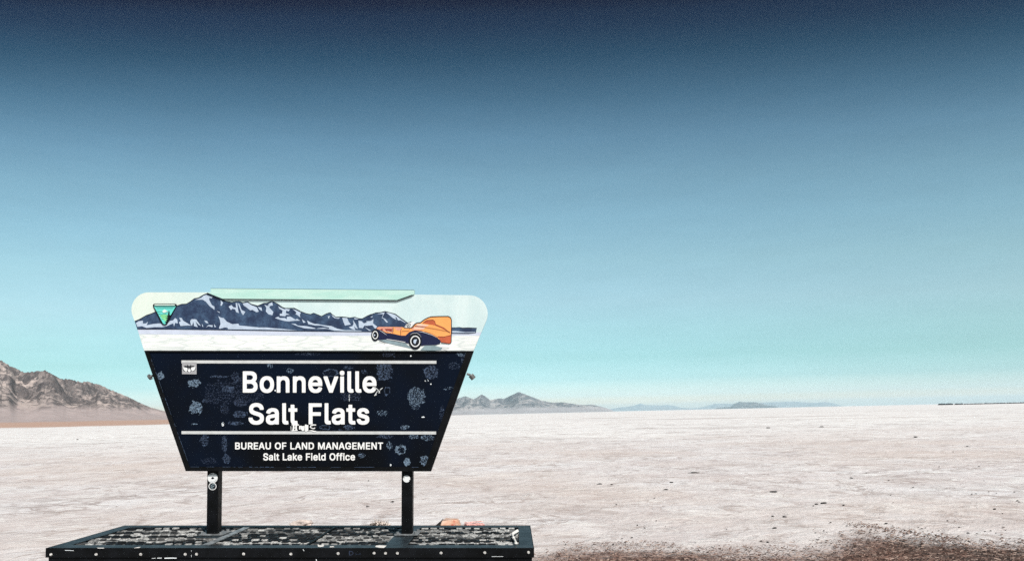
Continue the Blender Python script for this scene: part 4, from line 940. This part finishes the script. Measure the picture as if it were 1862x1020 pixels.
for k in range(6):
    mb = MB()
    mb.lump((0, 0, 0.22), 0.5, 0.42, 0.34, k + 3, 0.7, 2)
    if k % 2: mb.lump((0.42, 0.1, 0.12), 0.3, 0.28, 0.2, k + 20, 0.6, 2)
    if k % 3 == 0: mb.lump((-0.5, -0.1, 0.1), 0.26, 0.2, 0.16, k + 40, 0.6, 2)
    protos.append(mb)
meshes = {}
for k, (px, py, wpx) in enumerate(clods):
    p = ground(px, py + 1.0)
    wd = wpx / FPX * p.y
    i = k % 6
    if i not in meshes:
        o = protos[i].build('mud_clod', CLOD_SHADE)
        meshes[i] = o
    else:
        o = meshes[i].copy(); col.objects.link(o)
    o.location = (p.x, p.y, -0.012)
    o.scale = (wd * 0.72, wd * 0.6, min(wd * 0.5, 2.9 / FPX * p.y))
    o.rotation_euler = (0, 0, rc_.uniform(-0.5, 0.5))
    tag(o, 'small dark clod of dried mud lying on the white salt', 'clod', 'dark mud clods scattered on the salt')
# pale crusted stone, crusted tuft, orange scrap behind the platform
mb = MB()
mb.lump((0, 0, 0.03), 0.15, 0.10, 0.065, 2, 0.9, 3)
p = ground(550, 955.5)
placed('stone', mb, (p.x, p.y, -0.02), paint('pale_stone', (0.50, 0.43, 0.40), 0.25, 25, 0.85), 'low pale stone on the salt behind the middle of the platform', 'stone')
mb = MB()
rt = random.Random(8)
for k in range(46):
    a, r = rt.uniform(0, 6.28), 0.12 * math.sqrt(rt.random())
    h = 0.012 + 0.075 * (1 - r / 0.13) * rt.uniform(0.6, 1.1)
    mb.lump((r * math.cos(a) * 1.15, r * math.sin(a), h * 0.7), 0.020, 0.02, 0.016, k, 0.6, 1)
for k in range(40):
    a = rt.uniform(0, 6.28); r = rt.uniform(0, 0.09)
    b = Vector((r * math.cos(a), r * math.sin(a), 0))
    mb.tube(b, b + Vector((math.cos(a) * 0.05, math.sin(a) * 0.05, rt.uniform(0.05, 0.11))), 0.0035, 4, 0.001)
p = ground(690, 955.5)
tm = MT('crusted_tuft', 0.85, 0.2)
tm.color(tm.mix(tm.step(tm.noise(38, 3), 0.44, 0.52), (0.05, 0.035, 0.03), (0.66, 0.58, 0.53)))
placed('dry_tuft', mb, (p.x, p.y, 0), tm.m, 'speckled dry tuft crusted with salt behind the platform near the right post', 'tuft')
mb = MB()   # half-crushed tub: a slanting open wall, flat top and near-black flap for its shaded side
pr = [(-0.135, 0.0), (-0.10, 0.085), (-0.075, 0.108), (0.02, 0.103), (0.10, 0.098), (0.125, 0.075), (0.15, 0.0)]
fr_, bk_ = [], []
for i, (x, z) in enumerate(pr):
    fr_.append((x, -0.10 + 0.012 * math.sin(i * 2.1), z)); bk_.append((x * 0.9 + 0.01, 0.11 + 0.014 * math.sin(i * 1.3), z * 0.93))
n = len(pr)
mb.add(fr_ + bk_, [(i, i + 1, n + i + 1, n + i) for i in range(n - 1)] + [tuple(range(n))[::-1], tuple(range(n, 2 * n))])
p = ground(818, 956.5)
om = MT('faded_orange_plastic', 0.55, 0.35)
om.color(om.mix(om.step(om.noise(11, 4, 0.6), 0.60, 0.72), om.mix(om.step(om.noise(5, 3), 0.4, 0.6), (0.55, 0.30, 0.20), (0.62, 0.45, 0.36)), (0.50, 0.13, 0.09)))
tub = placed('plastic_tub', mb, (p.x, p.y, 0), om.m, 'crushed faded orange plastic tub lying behind the platform right of the right post', 'tub')
mb = MB()
mb.add([(-0.150, -0.11, -0.005), (-0.105, -0.112, 0.096), (-0.092, -0.112, 0.094), (-0.128, -0.11, -0.005), (-0.215, -0.115, 0.004), (-0.205, -0.115, 0.016), (-0.150, 0.10, -0.005), (-0.100, 0.11, 0.09), (-0.092, 0.11, 0.088), (-0.128, 0.10, -0.005)],
       [(0, 3, 2, 1), (1, 2, 8, 7), (0, 1, 7, 6), (0, 1, 5, 4)])
mb.build('shade_flap', CLOD_SHADE, tub)  # shade of the tub's left side built as a dark piece
mb = MB()
for k, (x0, z0, x1, z1, r) in enumerate([(-0.13, 0.045, 0.10, 0.062, 0.010), (-0.05, 0.022, 0.12, 0.03, 0.009), (0.02, 0.05, 0.13, 0.052, 0.007), (-0.12, 0.02, 0.04, 0.012, 0.009)]):
    mb.tube((x0, 0.02 * k, z0), (x1, 0.015 * k + 0.02, z1), r, 6, r * 0.5)
mb.lump((0.0, 0.03, 0.012), 0.14, 0.06, 0.026, 4, 0.4, 2)
p = ground(862, 956)
placed('plastic_scrap', mb, (p.x, p.y, 0), paint('pink_plastic', (0.56, 0.30, 0.28), 0.5, 40, 0.6), 'torn pink plastic strips lying right of the crushed orange tub', 'scrap')

# ---------------------------------------------------------------- verge: gravel and dry litter nobody could count
rv = random.Random(77)
V, F = [], []
shapes = []
for k in range(5):
    mb = MB(); mb.lump((0, 0, 0.25), 0.5, 0.45, 0.32, k + 60, 0.6, 1)
    shapes.append((mb.v, mb.f))
def scatter(n, smin, smax, spread, xr):
    cnt = 0
    while cnt < n:
        x, y = rv.uniform(*xr), rv.uniform(6.9, 10.2)
        d = verge_y(x) - y + 0.5 * noise.noise(Vector((x * 1.6, y * 2.2, 4.0)))
        if rv.random() > max(0.006, min(1.0, 0.25 + d / spread)): continue
        cnt += 1
        s = smin + (smax - smin) * rv.random() ** 2.2
        vs, fs = shapes[rv.randrange(5)]
        a = rv.uniform(0, 6.28); ca, sa = math.cos(a), math.sin(a)
        n0 = len(V)
        for v in vs: V.append((x + s * (v.x * ca - v.y * sa), y + s * (v.x * sa + v.y * ca), s * v.z * 0.5 - 0.004))
        F.extend(tuple(i + n0 for i in f) for f in fs)
scatter(9000, 0.006, 0.022, 0.9, (0.0, 6.6))
scatter(1500, 0.012, 0.045, 0.7, (3.4, 6.6))
ra, rb2 = ground(1552, 951), ground(1742, 980)          # a thin windrow of grit running off to the left
for q in range(330):
    t = rv.random()
    x = ra.x + (rb2.x - ra.x) * t + rv.gauss(0, 0.10); y = ra.y + (rb2.y - ra.y) * t + rv.gauss(0, 0.10)
    s = rv.uniform(0.008, 0.03); n0 = len(V); vs, fs = shapes[rv.randrange(5)]
    V.extend((x + s * v.x, y + s * v.y, s * v.z * 0.8 - 0.006) for v in vs); F.extend(tuple(i + n0 for i in f) for f in fs)
gm = MT('verge_gravel', 0.85, 0.2)
oi = nd(gm.t, 'ShaderNodeNewGeometry').outputs['Random Per Island']
gm.color(gm.mix(gm.step(oi, 0.55, 0.95), gm.mix(gm.step(oi, 0.0, 0.5), (0.035, 0.026, 0.023), (0.15, 0.10, 0.085)), (0.34, 0.26, 0.225)))
tag(obj('gravel', V, F, gm.m), 'brown gravel along the near edge of the salt at lower right', 'gravel', kind='stuff')
V, F = [], []
cnt = 0
while cnt < 4200:
    x, y = rv.uniform(0.1, 7.2), rv.uniform(6.9, 10.1)
    d = verge_y(x) - y + 0.5 * noise.noise(Vector((x * 1.6, y * 2.2, 4.0)))
    if rv.random() > max(0.004, min(1.0, 0.12 + d / 0.9)): continue
    cnt += 1
    L_, a, z = rv.uniform(0.015, 0.055), rv.uniform(0, 6.28), rv.uniform(0.0, 0.012)
    dx, dy, r = math.cos(a) * L_, math.sin(a) * L_, rv.uniform(0.0015, 0.0035)
    px_, py_ = -math.sin(a) * r, math.cos(a) * r
    n0 = len(V)
    e = z + rv.uniform(0, 0.012)
    V += [(x - px_, y - py_, z), (x + px_, y + py_, z), (x, y, z + 2 * r), (x + dx - px_, y + dy - py_, e), (x + dx + px_, y + dy + py_, e), (x + dx, y + dy, e + 2 * r)]
    F += [(n0, n0 + 3, n0 + 5, n0 + 2), (n0 + 1, n0 + 2, n0 + 5, n0 + 4), (n0, n0 + 1, n0 + 4, n0 + 3), (n0, n0 + 2, n0 + 1), (n0 + 3, n0 + 4, n0 + 5)]
lm = MT('dry_litter', 0.85, 0.2)
oi = nd(lm.t, 'ShaderNodeNewGeometry').outputs['Random Per Island']
lm.color(lm.mix(lm.step(oi, 0.45, 0.9), lm.mix(lm.step(oi, 0.0, 0.45), (0.025, 0.017, 0.015), (0.13, 0.075, 0.06)), (0.36, 0.27, 0.23)))
tag(obj('dry_litter', V, F, lm.m), 'dry brown plant litter strewn over the gravel verge at lower right', 'litter', kind='stuff')
